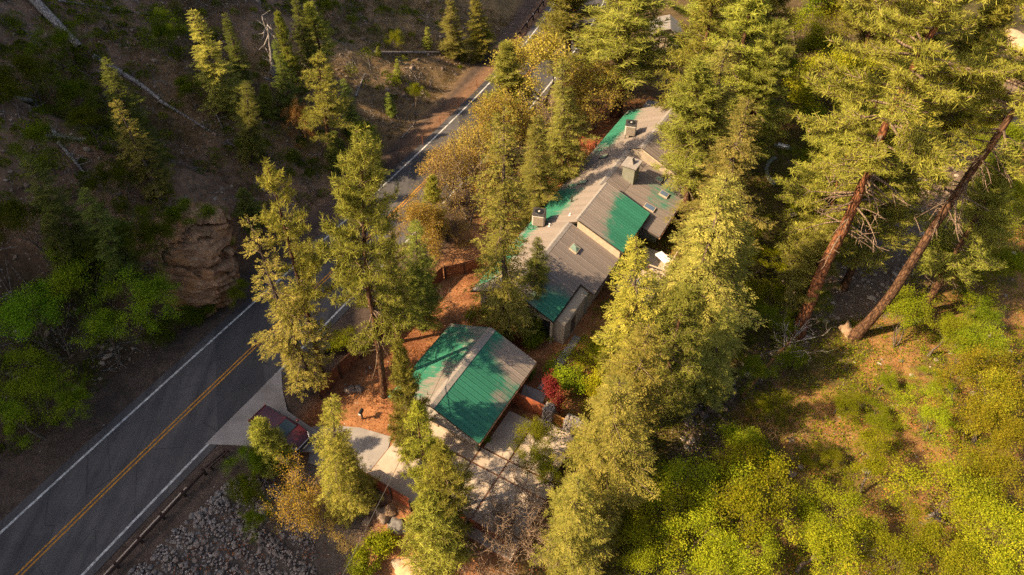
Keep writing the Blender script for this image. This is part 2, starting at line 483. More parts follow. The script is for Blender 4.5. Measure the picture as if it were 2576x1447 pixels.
def stones_mat(name, lo, hi):
    """many stones in one mesh: each stone's own shade is stored on it"""
    t = NT(name); c = t.ramp(t.attr('tint'), [(0.0, lo), (0.6, ((lo[0]+hi[0])/2*1.05, (lo[1]+hi[1])/2, (lo[2]+hi[2])/2)), (1.0, hi)])
    n = t.noise(9, 4, 0.7, t.pos())
    c = t.mix(1.0, c, t.ramp(n, [(0.3, (0.7, 0.7, 0.7)), (0.7, (1.25, 1.25, 1.25))]), 'MULTIPLY')
    return t.done(c, 0.92, 0.2)
M['stones_riprap'] = stones_mat('stones_riprap', (0.06, 0.052, 0.046), (0.34, 0.29, 0.255))
M['stones_creek'] = stones_mat('stones_creek', (0.13, 0.10, 0.075), (0.46, 0.37, 0.28))
M['stones_hill'] = stones_mat('stones_hill', (0.10, 0.07, 0.05), (0.30, 0.23, 0.17))

def strata_mat():
    t = NT('sandstone'); v = t.mapping(t.obj(), rot=(R(-38), R(28), R(20)), scale=(0.35, 0.35, 2.6))
    n = t.noise(1.3, 7, 0.65, v, 0.6); n2 = t.noise(0.35, 5, 0.6, t.obj()); n3 = t.noise(8, 4, 0.7, v)
    col = t.ramp(n, [(0.28, (0.11, 0.058, 0.033)), (0.45, (0.30, 0.165, 0.088)), (0.6, (0.44, 0.25, 0.13)), (0.75, (0.34, 0.225, 0.145))])
    col = t.mix(t.ramp(n2, [(0.50, (0, 0, 0)), (0.66, (1, 1, 1))]), col, (0.42, 0.20, 0.08))
    col = t.mix(1.0, col, t.ramp(n3, [(0.3, (0.7, 0.7, 0.7)), (0.7, (1.25, 1.25, 1.25))]), 'MULTIPLY')
    t.bump(t.math('ADD', n, t.math('MULTIPLY', n3, 0.4)), 0.9, 0.35)
    return t.done(col, 0.95, 0.12)
M['sandstone'] = strata_mat()

def water_mat():
    t = NT('creek_water'); n = t.noise(1.8, 4, 0.6, t.pos()); t.bump(n, 0.35, 0.06)
    return t.done((0.014, 0.017, 0.012), 0.12, 0.5)
M['water'] = water_mat()

def roof_mat(name, terms, amp=0.55, bias=0.0, tan1=(0.185, 0.148, 0.122), tan2=(0.25, 0.203, 0.168), g1=(0.018, 0.115, 0.068), g2=(0.04, 0.19, 0.115)):
    """worn green paint over grey-tan metal. terms = list of (a, b, radius_a, radius_b, weight): where paint survives; noise streaks run down the slope"""
    t = NT(name)
    v = t.mapping(t.pos(), rot=(0, 0, R(30)))           # local x = across-slope b, local y = along ridge a
    sx = t.new('ShaderNodeSeparateXYZ'); t.ln(v, sx.inputs[0]); bb, aa = sx.outputs[0], sx.outputs[1]
    streak = t.noise(1.0, 6, 0.72, t.mapping(v, scale=(0.7, 5.5, 0.3)))
    blot = t.noise(0.9, 5, 0.65, v)
    f = t.math('ADD', t.math('MULTIPLY', t.math('SUBTRACT', streak, 0.5), amp * 2), t.math('MULTIPLY', t.math('SUBTRACT', blot, 0.5), amp * 1.6))
    if bias: f = t.math('ADD', f, bias)
    for (a0, b0, ra, rb, wt) in terms:
        da = t.math('DIVIDE', t.math('SUBTRACT', aa, a0), ra); db = t.math('DIVIDE', t.math('SUBTRACT', bb, b0), rb)
        q = t.math('ADD', t.math('MULTIPLY', da, da), t.math('MULTIPLY', db, db))
        e = t.math('POWER', 2.718, t.math('MULTIPLY', q, -1.0))
        f = t.math('ADD', f, t.math('MULTIPLY', e, wt))
    mask = t.ramp(f, [(0.34, (0, 0, 0)), (0.66, (1, 1, 1))])
    fine = t.noise(14, 3, 0.7, t.mapping(v, scale=(0.5, 2.0, 1)))
    tan = t.mix(fine, tan1, tan2); gr = t.mix(fine, g1, g2)
    col = t.mix(mask, tan, gr)
    rn = t.info('Random')
    col = t.mix(1.0, col, t.ramp(rn, [(0.0, (0.9, 0.9, 0.9)), (1.0, (1.08, 1.08, 1.08))]), 'MULTIPLY')
    return t.done(col, 0.55, 0.35)

# ------------------------------------------------------------------ plants: prototypes
def seg_mesh(name, S, n=5):
    """S rows: x0 y0 z0 x1 y1 z1 r0 r1 -> tapered prisms"""
    S = np.asarray(S, float)
    p0, p1, r0, r1 = S[:, 0:3], S[:, 3:6], S[:, 6], S[:, 7]
    d = p1 - p0; d /= np.maximum(np.linalg.norm(d, axis=1, keepdims=True), 1e-9)
    ref = np.where(np.abs(d[:, 2:3]) < 0.9, np.array([[0, 0, 1.0]]), np.array([[1.0, 0, 0]]))
    u = np.cross(d, ref); u /= np.linalg.norm(u, axis=1, keepdims=True); w = np.cross(d, u)
    a = np.arange(n) * 2 * np.pi / n
    ring = u[:, None, :] * np.cos(a)[None, :, None] + w[:, None, :] * np.sin(a)[None, :, None]
    A = p0[:, None, :] + ring * r0[:, None, None]; B = p1[:, None, :] + ring * r1[:, None, None]
    V = np.concatenate([A, B], 1).reshape(-1, 3)
    k = np.arange(len(S))[:, None] * 2 * n; i = np.arange(n)[None, :]; j = (i + 1) % n
    F = np.stack([k + i, k + j, k + n + j, k + n + i], -1).reshape(-1, 4)
    return V, F
def wood_mesh(name, big, small, rmin=0.0):
    V, F = seg_mesh(name, big, 9); a = npmesh(name, V, F, smooth=True)
    S = np.array(small); S[:, 6:8] = np.maximum(S[:, 6:8], rmin)
    V, F = seg_mesh(name, S, 3); b = npmesh(name + '_branches', V, F, smooth=True)
    return a, b
def unit(v):
    return v / np.maximum(np.linalg.norm(v, axis=-1, keepdims=True), 1e-9)

def tuft_mesh(name, P, D, size, K, width, g):
    """needle tufts: P (N,3) positions, D (N,3) directions, size (N,)"""
    N = len(P)
    rd = unit(g.normal(size=(N, K, 3)))
    nd = unit(D[:, None, :] * 0.75 + rd)
    L = size[:, None] * g.uniform(0.65, 1.05, (N, K))
    side = unit(np.cross(nd, unit(g.normal(size=(N, K, 3)))))
    base = P[:, None, :] + D[:, None, :] * (size[:, None] * g.uniform(-0.55, 0.15, (N, K)))[..., None]
    w = width * size[:, None, None]
    V = np.stack([base - side * w * 0.5, base + side * w * 0.5, base + nd * L[..., None] + side * w * 0.35, base + nd * L[..., None] - side * w * 0.35], 2)
    tint = np.repeat(np.clip(g.uniform(0, 1, (N, 1)) * 0.75 + g.uniform(0, 0.25, (N, K)), 0, 1).reshape(-1), 4)
    F = np.arange(N * K * 4).reshape(-1, 4)
    return npmesh(name, V.reshape(-1, 3), F, {'tint': tint})

def pine_proto(seed, Ht=20.0, Rr=3.0, cb=0.35, step=0.42, r0=0.32, K=12, ts=0.40, prof=0.75, gap=0.0, deadbelow=8, lean=0.0, spread=1.0):
    g = np.random.default_rng(seed); big, small, P, D, Sz = [], [], [], [], []
    n = 16; zs = np.linspace(0, Ht, n + 1); wob = np.cumsum(g.normal(0, 0.05, (n + 1, 2)), 0) * (Ht / 20); wob[0] = 0
    rad = lambda z: r0 * max(0.03, (1 - z / Ht)) ** 0.85 + 0.02
    ctr = lambda z: np.array([np.interp(z, zs, wob[:, 0]), np.interp(z, zs, wob[:, 1]), z])
    for i in range(n):
        big.append([*ctr(zs[i]), *ctr(zs[i + 1]), rad(zs[i]) * (1.35 if i == 0 else 1), rad(zs[i + 1])])
    def branch(z, az, L, el, dead=False):
        p = ctr(z); d = np.array([math.cos(az) * math.cos(el), math.sin(az) * math.cos(el), math.sin(el)])
        m = 5; pts = [p]
        for k in range(m):
            up = (0.10 * k - 0.14) if not dead else -0.05
            d = unit(d + np.array([g.normal(0, 0.10), g.normal(0, 0.10), up + g.normal(0, 0.05)]))
            pts.append(pts[-1] + d * (L / m))
        br = min(0.09, 0.022 + 0.016 * L) * (Ht / 20) ** 0.5
        for k in range(m):
            small.append([*pts[k], *pts[k + 1], br * (1 - k / m * 0.8), br * (1 - (k + 1) / m * 0.8)])
        pts = np.array(pts)
        if dead:
            for q in range(int(g.integers(2, 6))):
                s = g.uniform(0.3, 1); pp = pts[0] + (pts[-1] - pts[0]) * s
                e = pp + unit(d + g.normal(0, 0.7, 3)) * L * g.uniform(0.15, 0.35); small.append([*pp, *e, br * 0.4, br * 0.15])
            return
        ln = np.linspace(0.26, 1.0, max(3, int(L / 0.32)))
        for s in ln:
            x = s * m; k = min(int(x), m - 1); pp = pts[k] + (pts[k + 1] - pts[k]) * (x - k); dd = unit(pts[k + 1] - pts[k])
            P.append(pp + g.normal(0, 0.05, 3)); D.append(unit(dd + np.array([0, 0, 0.45]) + g.normal(0, 0.35, 3))); Sz.append(ts * g.uniform(0.75, 1.15))
            for sg in (-1, 1):
                if g.uniform() < 0.18: continue
                sd_ = np.array([-dd[1], dd[0], 0]) * sg
                l2 = (0.22 + 0.30 * L * (1 - s) + 0.12 * L * g.uniform(0, 1)) * g.uniform(0.6, 1.1) * spread
                e = pp + unit(dd * 0.8 + sd_ + np.array([0, 0, g.uniform(-0.1, 0.5)])) * l2
                small.append([*pp, *e, br * 0.45, br * 0.2])
                for q in range(1 + int(l2 / 0.30)):
                    f = 1 - q * 0.30 / max(l2, 0.3)
                    P.append(pp + (e - pp) * f + g.normal(0, 0.06, 3)); D.append(unit(e - pp + np.array([0, 0, 0.35]) + g.normal(0, 0.3, 3))); Sz.append(ts * g.uniform(0.7, 1.15))
    z = cb * Ht; lastaz = 0
    while z < Ht * 0.985:
        t = (z - cb * Ht) / (Ht * (1 - cb))
        env = Rr * (1 - t) ** prof * min(1.0, 0.55 + t * 3.0) + 0.25
        for q in range(int(g.integers(3, 5))):
            if g.uniform() < gap: continue
            az = g.uniform(0, 2 * math.pi)
            branch(z + g.uniform(-0.2, 0.2), az, env * g.uniform(0.65, 1.12), R(-12 + 58 * t + g.normal(0, 9)))
        z += step * g.uniform(0.7, 1.3) * (0.75 + 0.5 * (1 - t))
    P.append(ctr(Ht)); D.append(np.array([0, 0, 1.0])); Sz.append(ts)
    for q in range(deadbelow):
        branch(g.uniform(0.62 * cb, cb) * Ht, g.uniform(0, 6.28), Rr * g.uniform(0.25, 0.6), R(g.uniform(-25, 5)), True)
    return wood_mesh('pine_wood', big, small), tuft_mesh('pine_needles', np.array(P), np.array(D), np.array(Sz), K, 0.085, g), Ht, Rr

def spray_mesh(name, P, D, Ln, g, K=7, w=0.34, sl=0.42):
    """flat fir sprays: short fishbone of leaflets along each twig"""
    N = len(P); t = (np.arange(K) + 0.5) / K
    U = unit(np.cross(D, np.array([[0, 0, 1.0]]) + g.normal(0, 0.25, (N, 3))))
    sgn = np.where(np.arange(K) % 2 == 0, 1.0, -1.0); sgn[-1] = 0.0
    nd = unit(D[:, None, :] * 0.85 + U[:, None, :] * sgn[None, :, None] * 0.75 + g.normal(0, 0.16, (N, K, 3)))
    base = P[:, None, :] + D[:, None, :] * (Ln[:, None] * t[None, :])[..., None]
    L = Ln[:, None] * sl * (1.1 - 0.5 * t[None, :]) * g.uniform(0.8, 1.2, (N, K)) + 0.03
    side = unit(np.cross(nd, np.cross(nd, U[:, None, :] + 0.001) + g.normal(0, 0.3, (N, K, 3))))
    ww = (L * w * 0.5)[..., None]
    V = np.stack([base, base + nd * (L * 0.5)[..., None] + side * ww, base + nd * L[..., None], base + nd * (L * 0.5)[..., None] - side * ww], 2)
    tint = np.repeat(np.clip(g.uniform(0, 0.7, (N, 1)) + 0.3 * t[None, :] * g.uniform(0.3, 1, (N, 1)), 0, 1).reshape(-1), 4)
    return npmesh(name, V.reshape(-1, 3), np.arange(N * K * 4).reshape(-1, 4), {'tint': tint})

def fir_proto(seed, Ht=15.0, Rr=2.4, cb=0.10, step=0.27, r0=0.22, prof=0.85, droop=0.10, gap=0.15, tw=0.21, sparse=0.0):
    g = np.random.default_rng(seed); big, small, P, D, Ln = [], [], [], [], []
    n = 12; zs = np.linspace(0, Ht, n + 1); wob = np.cumsum(g.normal(0, 0.035, (n + 1, 2)), 0) * (Ht / 15); wob[0] = 0
    rad = lambda z: r0 * max(0.02, (1 - z / Ht)) ** 0.9 + 0.015
    ctr = lambda z: np.array([np.interp(z, zs, wob[:, 0]), np.interp(z, zs, wob[:, 1]), z])
    for i in range(n):
        big.append([*ctr(zs[i]), *ctr(zs[i + 1]), rad(zs[i]) * (1.3 if i == 0 else 1), rad(zs[i + 1])])
    z = cb * Ht; ph = g.uniform(0, 6.28, 3)
    while z < Ht * 0.99:
        t = (z - cb * Ht) / (Ht * (1 - cb))
        env = Rr * (1 - t) ** prof * min(1.0, 0.6 + 2.5 * t) + 0.12
        for q in range(int(g.integers(4, 6))):
            if g.uniform() < gap: continue
            az = g.uniform(0, 2 * math.pi)
            lob = 0.86 + 0.16 * math.sin(az * 2 + ph[0] + z * 0.5) + 0.10 * math.sin(az * 3 + ph[1] - z * 0.9)
            L = env * lob * g.uniform(0.72, 1.08) * (1.25 if g.uniform() < 0.08 else 1.0); el = R(30 * t - 8 + g.normal(0, 7)) - droop
            p = ctr(z + g.uniform(-0.1, 0.1)); d = np.array([math.cos(az) * math.cos(el), math.sin(az) * math.cos(el), math.sin(el)])
            m = 4; pts = [p]
            for k in range(m):
                d = unit(d + np.array([g.normal(0, 0.07), g.normal(0, 0.07), (-0.10 if k < 2 else 0.14) + g.normal(0, 0.03)])); pts.append(pts[-1] + d * (L / m))
            br = 0.010 + 0.009 * L
            for k in range(m): small.append([*pts[k], *pts[k + 1], br * (1 - k / m * 0.8), br * (1 - (k + 1) / m * 0.8)])
            s = 0.16
            while s < 1.0:
                x = s * m; k = min(int(x), m - 1); pp = pts[k] + (pts[k + 1] - pts[k]) * (x - k); dd = unit(pts[k + 1] - pts[k])
                for sg in (-1, 1):
                    if g.uniform() < 0.12 + sparse: continue
                    sv = np.array([-dd[1], dd[0], 0]) * sg
                    l2 = (0.20 + 0.42 * L * (1 - s)) * g.uniform(0.7, 1.15)
                    tdir = unit(dd * 0.75 + sv * 0.85 + np.array([0, 0, g.normal(-0.10, 0.16)]))
                    q2 = 0.0
                    while q2 < l2:
                        seg = min(0.42, l2 - q2 + 0.08)
                        P.append(pp + tdir * q2); D.append(unit(tdir + g.normal(0, 0.15, 3))); Ln.append(seg * g.uniform(0.9, 1.2)); q2 += 0.34
                s += tw / max(L, 0.25) * g.uniform(0.8, 1.2)
            P.append(pts[-1] - d * 0.12); D.append(d); Ln.append(0.34)
        z += step * g.uniform(0.7, 1.3)
    P.append(ctr(Ht) - np.array([0, 0, .2])); D.append(np.array([0, 0, 1.0])); Ln.append(0.4)
    return wood_mesh('fir_wood', big, small), spray_mesh('fir_needles', np.array(P), np.array(D), np.array(Ln), g), Ht, Rr

def leaf_mesh(name, P, size, g, upbias=0.5):
    N = len(P)
    nrm = unit(g.normal(size=(N, 3)) + np.array([0, 0, upbias])); u = unit(np.cross(nrm, g.normal(size=(N, 3)))); w = np.cross(nrm, u)
    L = (size * g.uniform(0.7, 1.2, N))[:, None]; W = L * g.uniform(0.5, 0.75, (N, 1))
    fold = nrm * L * 0.10
    V = np.stack([P - u * L * 0.5, P + w * W * 0.5 + fold, P + u * L * 0.5, P - w * W * 0.5 + fold], 1)
    return V.reshape(-1, 3), np.arange(N * 4).reshape(-1, 4)

def broad_proto(seed, Ht=8.0, Rr=3.5, stems=1, depth=5, leaves=14, leafsize=0.15, r0=0.16, clus=0.34, crook=0.25, first=0.28, spread=0.75, up=0.25, skip=0.0, nk=3):
    """broadleaf tree or shrub grown by repeated forking; leaves sit in clumps on the outer twigs"""
    g = np.random.default_rng(seed); big, small, tips = [], [], []
    def grow(p, d, L, r, lv):
        m = 3 if lv < depth - 1 else 2
        for k in range(m):
            d = unit(d + g.normal(0, crook, 3) * 0.6 + np.array([0, 0, up * 0.25]))
            q = p + d * (L / m); r2 = r * 0.86
            (big if lv < 2 else small).append([*p, *q, r, r2]); p, r = q, r2
            if lv >= depth - 2 and g.uniform() > skip: tips.append(p)
        if lv >= depth: return
        nc = nk if lv < 2 else int(g.integers(2, nk + 1))
        az0 = g.uniform(0, 6.28)
        for c in range(nc):
            az = az0 + c * 2 * math.pi / nc + g.normal(0, 0.4)
            o = unit(np.cross(d, np.array([0.1, 0.2, 1.0]) if abs(d[2]) < 0.95 else np.array([1.0, 0, 0]))); o2 = np.cross(d, o)
            nd = unit(d + (o * math.cos(az) + o2 * math.sin(az)) * spread * g.uniform(0.7, 1.35) + np.array([0, 0, up * 0.4]))
            grow(p, nd, L * g.uniform(0.62, 0.88), r * 0.68, lv + 1)
    for s in range(stems):
        a = g.uniform(0, 6.28); rr = 0 if stems == 1 else 0.15 + 0.05 * Rr
        grow(np.array([math.cos(a) * rr, math.sin(a) * rr, -0.1]), unit(np.array([math.cos(a) * (0.08 if stems == 1 else 0.55), math.sin(a) * (0.08 if stems == 1 else 0.55), 1.0])), Ht * first, r0 * (1 if stems == 1 else 0.6), 0)
    tips = np.array(tips)
    # fit to the wanted height and radius
    allp = np.array(big + small)
    zmax = allp[:, 5].max(); rmax = np.percentile(np.hypot(allp[:, 3], allp[:, 4]), 95)
    sc = np.array([Rr / rmax, Rr / rmax, Ht / zmax])
    for arr in (big, small):
        for row in arr:
            row[0] *= sc[0]; row[1] *= sc[1]; row[2] *= sc[2]; row[3] *= sc[0]; row[4] *= sc[1]; row[5] *= sc[2]
    tips = tips * sc
    wood = wood_mesh('broadleaf_wood', big, small, 0.014 if leaves < 12 else 0.0)
    crown = None
    if leaves > 0:
        if leaves >= 12:      # uneven outline and open gaps between leaf clumps
            az = np.arctan2(tips[:, 1], tips[:, 0]); ph = g.uniform(0, 6.28, 4)
            tips[:, :2] *= (1 + 0.22 * np.sin(az * 2 + ph[0]) + 0.16 * np.sin(az * 3 + ph[1]))[:, None]
            q = tips * (2.6 / (Rr ** 0.5)) ; n3 = np.sin(q[:, 0] * 1.7 + ph[2]) * np.sin(q[:, 1] * 1.9 + ph[3]) + np.sin(q[:, 2] * 2.3 + q[:, 0] + ph[1]) * np.sin(q[:, 1] * 0.8 - q[:, 2] * 1.1 + ph[0])
            keep = n3 > 0.08
            if keep.sum() > 20: tips = tips[keep]
        N = int(len(tips) * leaves)
        idx = g.integers(0, len(tips), N); ctint = g.uniform(0, 0.7, len(tips))
        P = tips[idx] + g.normal(0, clus, (N, 3)) * np.array([1, 1, 0.75])
        P[:, 2] = np.maximum(P[:, 2], 0.08)
        V, F = leaf_mesh('leaves', P, np.full(N, leafsize), g)
        tint = np.repeat(np.clip(ctint[idx] + g.uniform(0, 0.3, N), 0, 1), 4)
        crown = npmesh('broadleaf_leaves', V, F, {'tint': tint})
    return wood, crown, Ht, Rr

PROTO = {}
def protos():
    PROTO['pine'] = [
        pine_proto(1, 20, 3.2, 0.26, 0.36, 0.27, gap=0.05, prof=0.6),
        pine_proto(2, 20, 2.6, 0.38, 0.38, 0.26, gap=0.10, prof=0.6),
        pine_proto(3, 18, 2.9, 0.10, 0.36, 0.24, gap=0.0, prof=0.8),
        pine_proto(4, 22, 3.8, 0.36, 0.44, 0.30, gap=0.14, prof=0.5),
        pine_proto(5, 9, 2.0, 0.06, 0.27, 0.15, K=13, ts=0.36, prof=0.75, deadbelow=2),
    ]
    PROTO['pine'].append(pine_proto(7, 20, 2.9, 0.34, 0.50, 0.24, gap=0.34, prof=0.6, deadbelow=14))      # airy, branches show
    PROTO['pine'].append(pine_proto(9, 19, 3.1, 0.20, 0.46, 0.26, gap=0.22, prof=0.7, deadbelow=8))
    PROTO['giant'] = [
        pine_proto(6, 36, 6.6, 0.50, 0.60, 0.52, K=12, ts=0.44, gap=0.30, prof=0.45, deadbelow=46, spread=0.75),
        pine_proto(8, 36, 6.0, 0.60, 0.62, 0.44, K=12, ts=0.44, gap=0.32, prof=0.42, deadbelow=40, spread=0.75),
    ]
    PROTO['fir'] = [
        fir_proto(11, 15, 2.5, 0.06, 0.30),
        fir_proto(12, 16, 2.9, 0.10, 0.32, prof=0.7),
        fir_proto(13, 14, 2.1, 0.12, 0.33, prof=0.75, gap=0.24, sparse=0.22),
        fir_proto(14, 18, 3.4, 0.08, 0.36, prof=0.62, droop=0.18),
        fir_proto(15, 5, 1.2, 0.02, 0.16, 0.07, prof=0.9, tw=0.15),
        fir_proto(16, 17, 3.0, 0.14, 0.42, prof=0.6, droop=0.14, gap=0.34, sparse=0.25),
        fir_proto(17, 16, 2.7, 0.08, 0.34, prof=0.75, droop=0.16, gap=0.24, sparse=0.08),
    ]
    PROTO['broad'] = [
        broad_proto(21, 8, 3.6, 1, 5, 62, 0.118, clus=0.27),
        broad_proto(22, 8, 3.4, 2, 5, 36, 0.118, clus=0.29),
        broad_proto(23, 7, 3.6, 3, 5, 26, 0.118, clus=0.27),
        broad_proto(24, 9, 3.4, 1, 5, 56, 0.112, clus=0.26, spread=0.65),
        broad_proto(25, 8, 3.5, 2, 5, 32, 0.118, clus=0.26, spread=0.85),
    ]
    PROTO['oak'] = [
        broad_proto(31, 8, 3.6, 1, 6, 10.5, 0.12, 0.20, 0.20, 0.42, 0.26, 0.85, 0.15),
        broad_proto(32, 7.5, 3.6, 2, 6, 7.5, 0.12, 0.17, 0.20, 0.45, 0.26, 0.85, 0.15),
        broad_proto(33, 8, 3.4, 2, 6, 2.2, 0.10, 0.20, 0.22, 0.42, 0.25, 0.8, 0.2),
    ]
    PROTO['bare'] = [
        broad_proto(41, 6, 3.0, 2, 6, 0, 0.1, 0.15, 0.2, 0.55, 0.24, 0.9, 0.1),
        broad_proto(42, 5, 2.8, 4, 4, 0, 0.1, 0.12, 0.2, 0.50, 0.28, 0.8, 0.05),
    ]
    PROTO['shrub'] = [
        broad_proto(51, 1.8, 1.4, 5, 3, 30, 0.12, 0.05, 0.20, 0.3, 0.34, 0.7, 0.15),
        broad_proto(52, 1.6, 1.5, 6, 3, 22, 0.11, 0.05, 0.24, 0.3, 0.34, 0.8, 0.1),
        broad_proto(53, 2.2, 1.3, 4, 3, 34, 0.13, 0.06, 0.22, 0.3, 0.36, 0.6, 0.2),
    ]
protos()
KIND = {   # part materials and names
    'pine': ('pine_tree', 'bark_pine', 'needle_pine', 'tree'), 'giant': ('pine_tree', 'bark_pine', 'needle_pine', 'tree'),
    'fir': ('fir_tree', 'bark_grey', 'needle_fir', 'tree'), 'broad': ('broadleaf_tree', 'bark_oak', 'leaf', 'tree'),
    'oak': ('oak_tree', 'bark_oak', 'leaf_dry', 'tree'), 'bare': ('bare_tree', 'bark_oak', None, 'tree'), 'shrub': ('shrub', 'bark_oak', 'leaf', 'shrub'),
}
def plant(kindname, idx, p, height, radius, label, group=None, tint=(1, 1, 1), wood=(1, 1, 1), lean=(0, 0), rz=None, name=None, leafmat=None):
    wm, cm, H0, R0 = PROTO[kindname][idx % len(PROTO[kindname])]
    nm, bm, lm, cat = KIND[kindname]
    lm = leafmat or lm
    root = empty(name or nm, p)
    sxy = radius / R0; sz = height / H0
    root.scale = (sxy, sxy, sz)
    root.rotation_euler = (0, 0, 0)
    z = rng.uniform(0, 6.28) if rz is None else rz
    lx, ly = lean
    q = Vector((0, 0, 1)).rotation_difference(Vector((lx, ly, 1)).normalized())
    root.rotation_mode = 'QUATERNION'
    root.rotation_quaternion = q @ Euler((0, 0, z)).to_quaternion()
    if kindname == 'pine' and wood == (1, 1, 1): wood = (0.55, 0.60, 0.62)
    t = link('trunk', wm[0], M[bm], root); t.color = (*wood, 1)
    t = link('branches', wm[1], M['bark_oak' if kindname in ('broad', 'oak', 'bare', 'shrub') else 'bark_grey'], root); t.color = (*wood, 1) if kindname == 'bare' else (1.7, 1.6, 1.5, 1)
    kind(t, 'stuff')
    if cm is not None:
        if len(cm.materials) and cm.materials[0] != M[lm]:
            key = cm.name + lm
            c2 = bpy.data.meshes.get(key)
            if c2 is None:
                c2 = cm.copy(); c2.name = key; c2.materials.clear(); c2.materials.append(M[lm])
            cm = c2
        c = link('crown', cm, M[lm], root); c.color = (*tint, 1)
    tag(root, label, cat, group)
    return root
RM_K = 1.10
def rad_m(p, h, rpx):
    dist = math.sqrt(p[0] ** 2 + p[1] ** 2 + (CAMZ - p[2] - h * 0.5) ** 2)
    depth = SQ * (p[1] + CAMZ - p[2] - h * 0.5)
    return rpx * depth / 1717.3 * RM_K
def tree_bt(kindname, idx, base, top, rpx, label, group=None, bz=None, maxlean=0.25, **kw):
    """tree from its foot pixel (on the ground) and its top pixel"""
    p = on_ground(*base) if bz is None else at(base[0], base[1], bz)
    r = ray(*top); z = CAMZ + r[2] / r[1] * p[1]; x = r[0] / r[1] * p[1]
    h = max(1.0, z - p[2]); lx = max(-maxlean, min(maxlean, (x - p[0]) / h))
    return plant(kindname, idx, p, h, rad_m(p, h, rpx), label, group, lean=(lx, 0), **kw)
def tree_th(kindname, idx, top, h, rpx, label, group=None, **kw):
    """upright tree from its top pixel and a height in metres"""
    p = on_ground(top[0], top[1], lift=h)
    p = Vector((p.x, p.y, hz(p.x, p.y) - 0.05))
    return plant(kindname, idx, p, h, rad_m(p, h, rpx), label, group, **kw)

# ------------------------------------------------------------------ terrain sheet
def axis(lo, hi, f0, f1, fine, coarse):
    a = [f0]
    while a[-1] < f1: a.append(a[-1] + fine)
    s = coarse; b = [a[-1]]
    while b[-1] < hi: b.append(b[-1] + s); s *= 1.25
    s = coarse; c = [f0]
    while c[-1] > lo: c.append(c[-1] - s); s *= 1.25
    return np.array(sorted(c[1:]) + a + b[1:])
def build_ground():
    xs = axis(-230, 260, -62, 66, 0.42, 1.2); ys = axis(-120, 420, 8, 112, 0.42, 1.2)
    X, Y = np.meshgrid(xs, ys); Z = H(X, Y)
    d = road_d(X, Y); dc = creek_d(X, Y)
    nx, ny = len(xs), len(ys)
    # soil zones
    c = lambda *v: np.array(v)
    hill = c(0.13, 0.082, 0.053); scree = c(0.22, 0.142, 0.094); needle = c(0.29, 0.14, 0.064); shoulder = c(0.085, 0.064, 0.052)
    bank = c(0.235, 0.135, 0.055); bed = c(0.17, 0.125, 0.09); grass = c(0.19, 0.135, 0.065); lush = c(0.06, 0.065, 0.018); mound = c(0.46, 0.27, 0.135)
    n = fbm(X * 0.09, Y * 0.09, 51, 4); n2 = fbm(X * 0.35, Y * 0.35, 55, 3)
    S = np.zeros(X.shape + (3,)); S[:] = needle
    mixc = lambda S, col, f: S * (1 - f[..., None]) + col * f[..., None]
    S = mixc(S, c(0.20, 0.088, 0.042), sst(0.0, 0.35, n2))
    S = mixc(S, mound, np.exp(-(((X + 5.0) / 2.8) ** 2 + ((Y - 52.0) / 4.5) ** 2)) * 0.95)
    south = sst(-1, 4, 21.0 - 0.31 * np.clip(X, -17.5, 30) - Y)
    S = mixc(S, c(0.26, 0.13, 0.06), south * 0.8)
    S = mixc(S, c(0.10, 0.072, 0.035), sst(66, 82, Y) * sst(8, 14, X - road_x(Y)));
    S = mixc(S, bank, sst(-1, 3, -dc)); S = mixc(S, lush, sst(-1, 3, -dc) * sst(-0.05, 0.25, n2) * 0.75)
    S = mixc(S, lush, sst(11, 7, dc) * sst(-3, 0, dc) * 0.8); S = mixc(S, c(0.075, 0.066, 0.026), sst(19, 14, dc) * sst(0, 4, dc) * sst(40, 48, Y) * 0.85)
    bw = np.where(Y > 44, 4.0, 1.0); S = mixc(S, np.where(Y[..., None] > 44, bed, bed * .55), 1 - sst(bw, bw + 1.5, np.abs(dc)))
    S = mixc(S, shoulder, sst(-12.0, -10.5, d) * sst(0.5, -0.2, d + 7))
    S = mixc(S, c(0.10, 0.085, 0.073), sst(27.5, 25.5, Y) * sst(-22.0, -19.0, d) * sst(-10.2, -11.5, d))
    L = sst(-0.8, 0.2, d)
    S = mixc(S, shoulder * 0.9, L)
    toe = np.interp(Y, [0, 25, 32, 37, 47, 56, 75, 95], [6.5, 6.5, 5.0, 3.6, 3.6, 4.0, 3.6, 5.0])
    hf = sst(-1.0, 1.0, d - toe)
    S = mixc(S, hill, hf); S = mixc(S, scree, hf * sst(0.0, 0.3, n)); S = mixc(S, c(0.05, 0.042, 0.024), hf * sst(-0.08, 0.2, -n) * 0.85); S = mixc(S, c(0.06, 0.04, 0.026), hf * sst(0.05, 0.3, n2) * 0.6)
    gz = hf * sst(52, 64, Y) * sst(24, 14, d)
    S = mixc(S, grass, gz * 0.8)
    S = mixc(S, c(0.20, 0.115, 0.066), sst(0.3, 0.8, d) * sst(3.0, 1.6, d) * sst(60, 70, Y) * 0.8)
    stony = np.clip(hf * 0.6 + hf * sst(0, .3, n) * 0.4 + (np.abs(dc) < 5) * 1.0 + sst(0, 5, -dc) * 0.35, 0, 1)
    k = np.arange(nx * ny).reshape(ny, nx)
    F = np.stack([k[:-1, :-1], k[:-1, 1:], k[1:, 1:], k[1:, :-1]], -1).reshape(-1, 4)
    V = np.stack([X, Y, Z], -1).reshape(-1, 3)
    colr = np.concatenate([S.reshape(-1, 3), np.ones((nx * ny, 1))], 1)
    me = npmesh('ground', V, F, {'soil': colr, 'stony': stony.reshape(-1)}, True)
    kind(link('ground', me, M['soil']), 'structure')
build_ground()

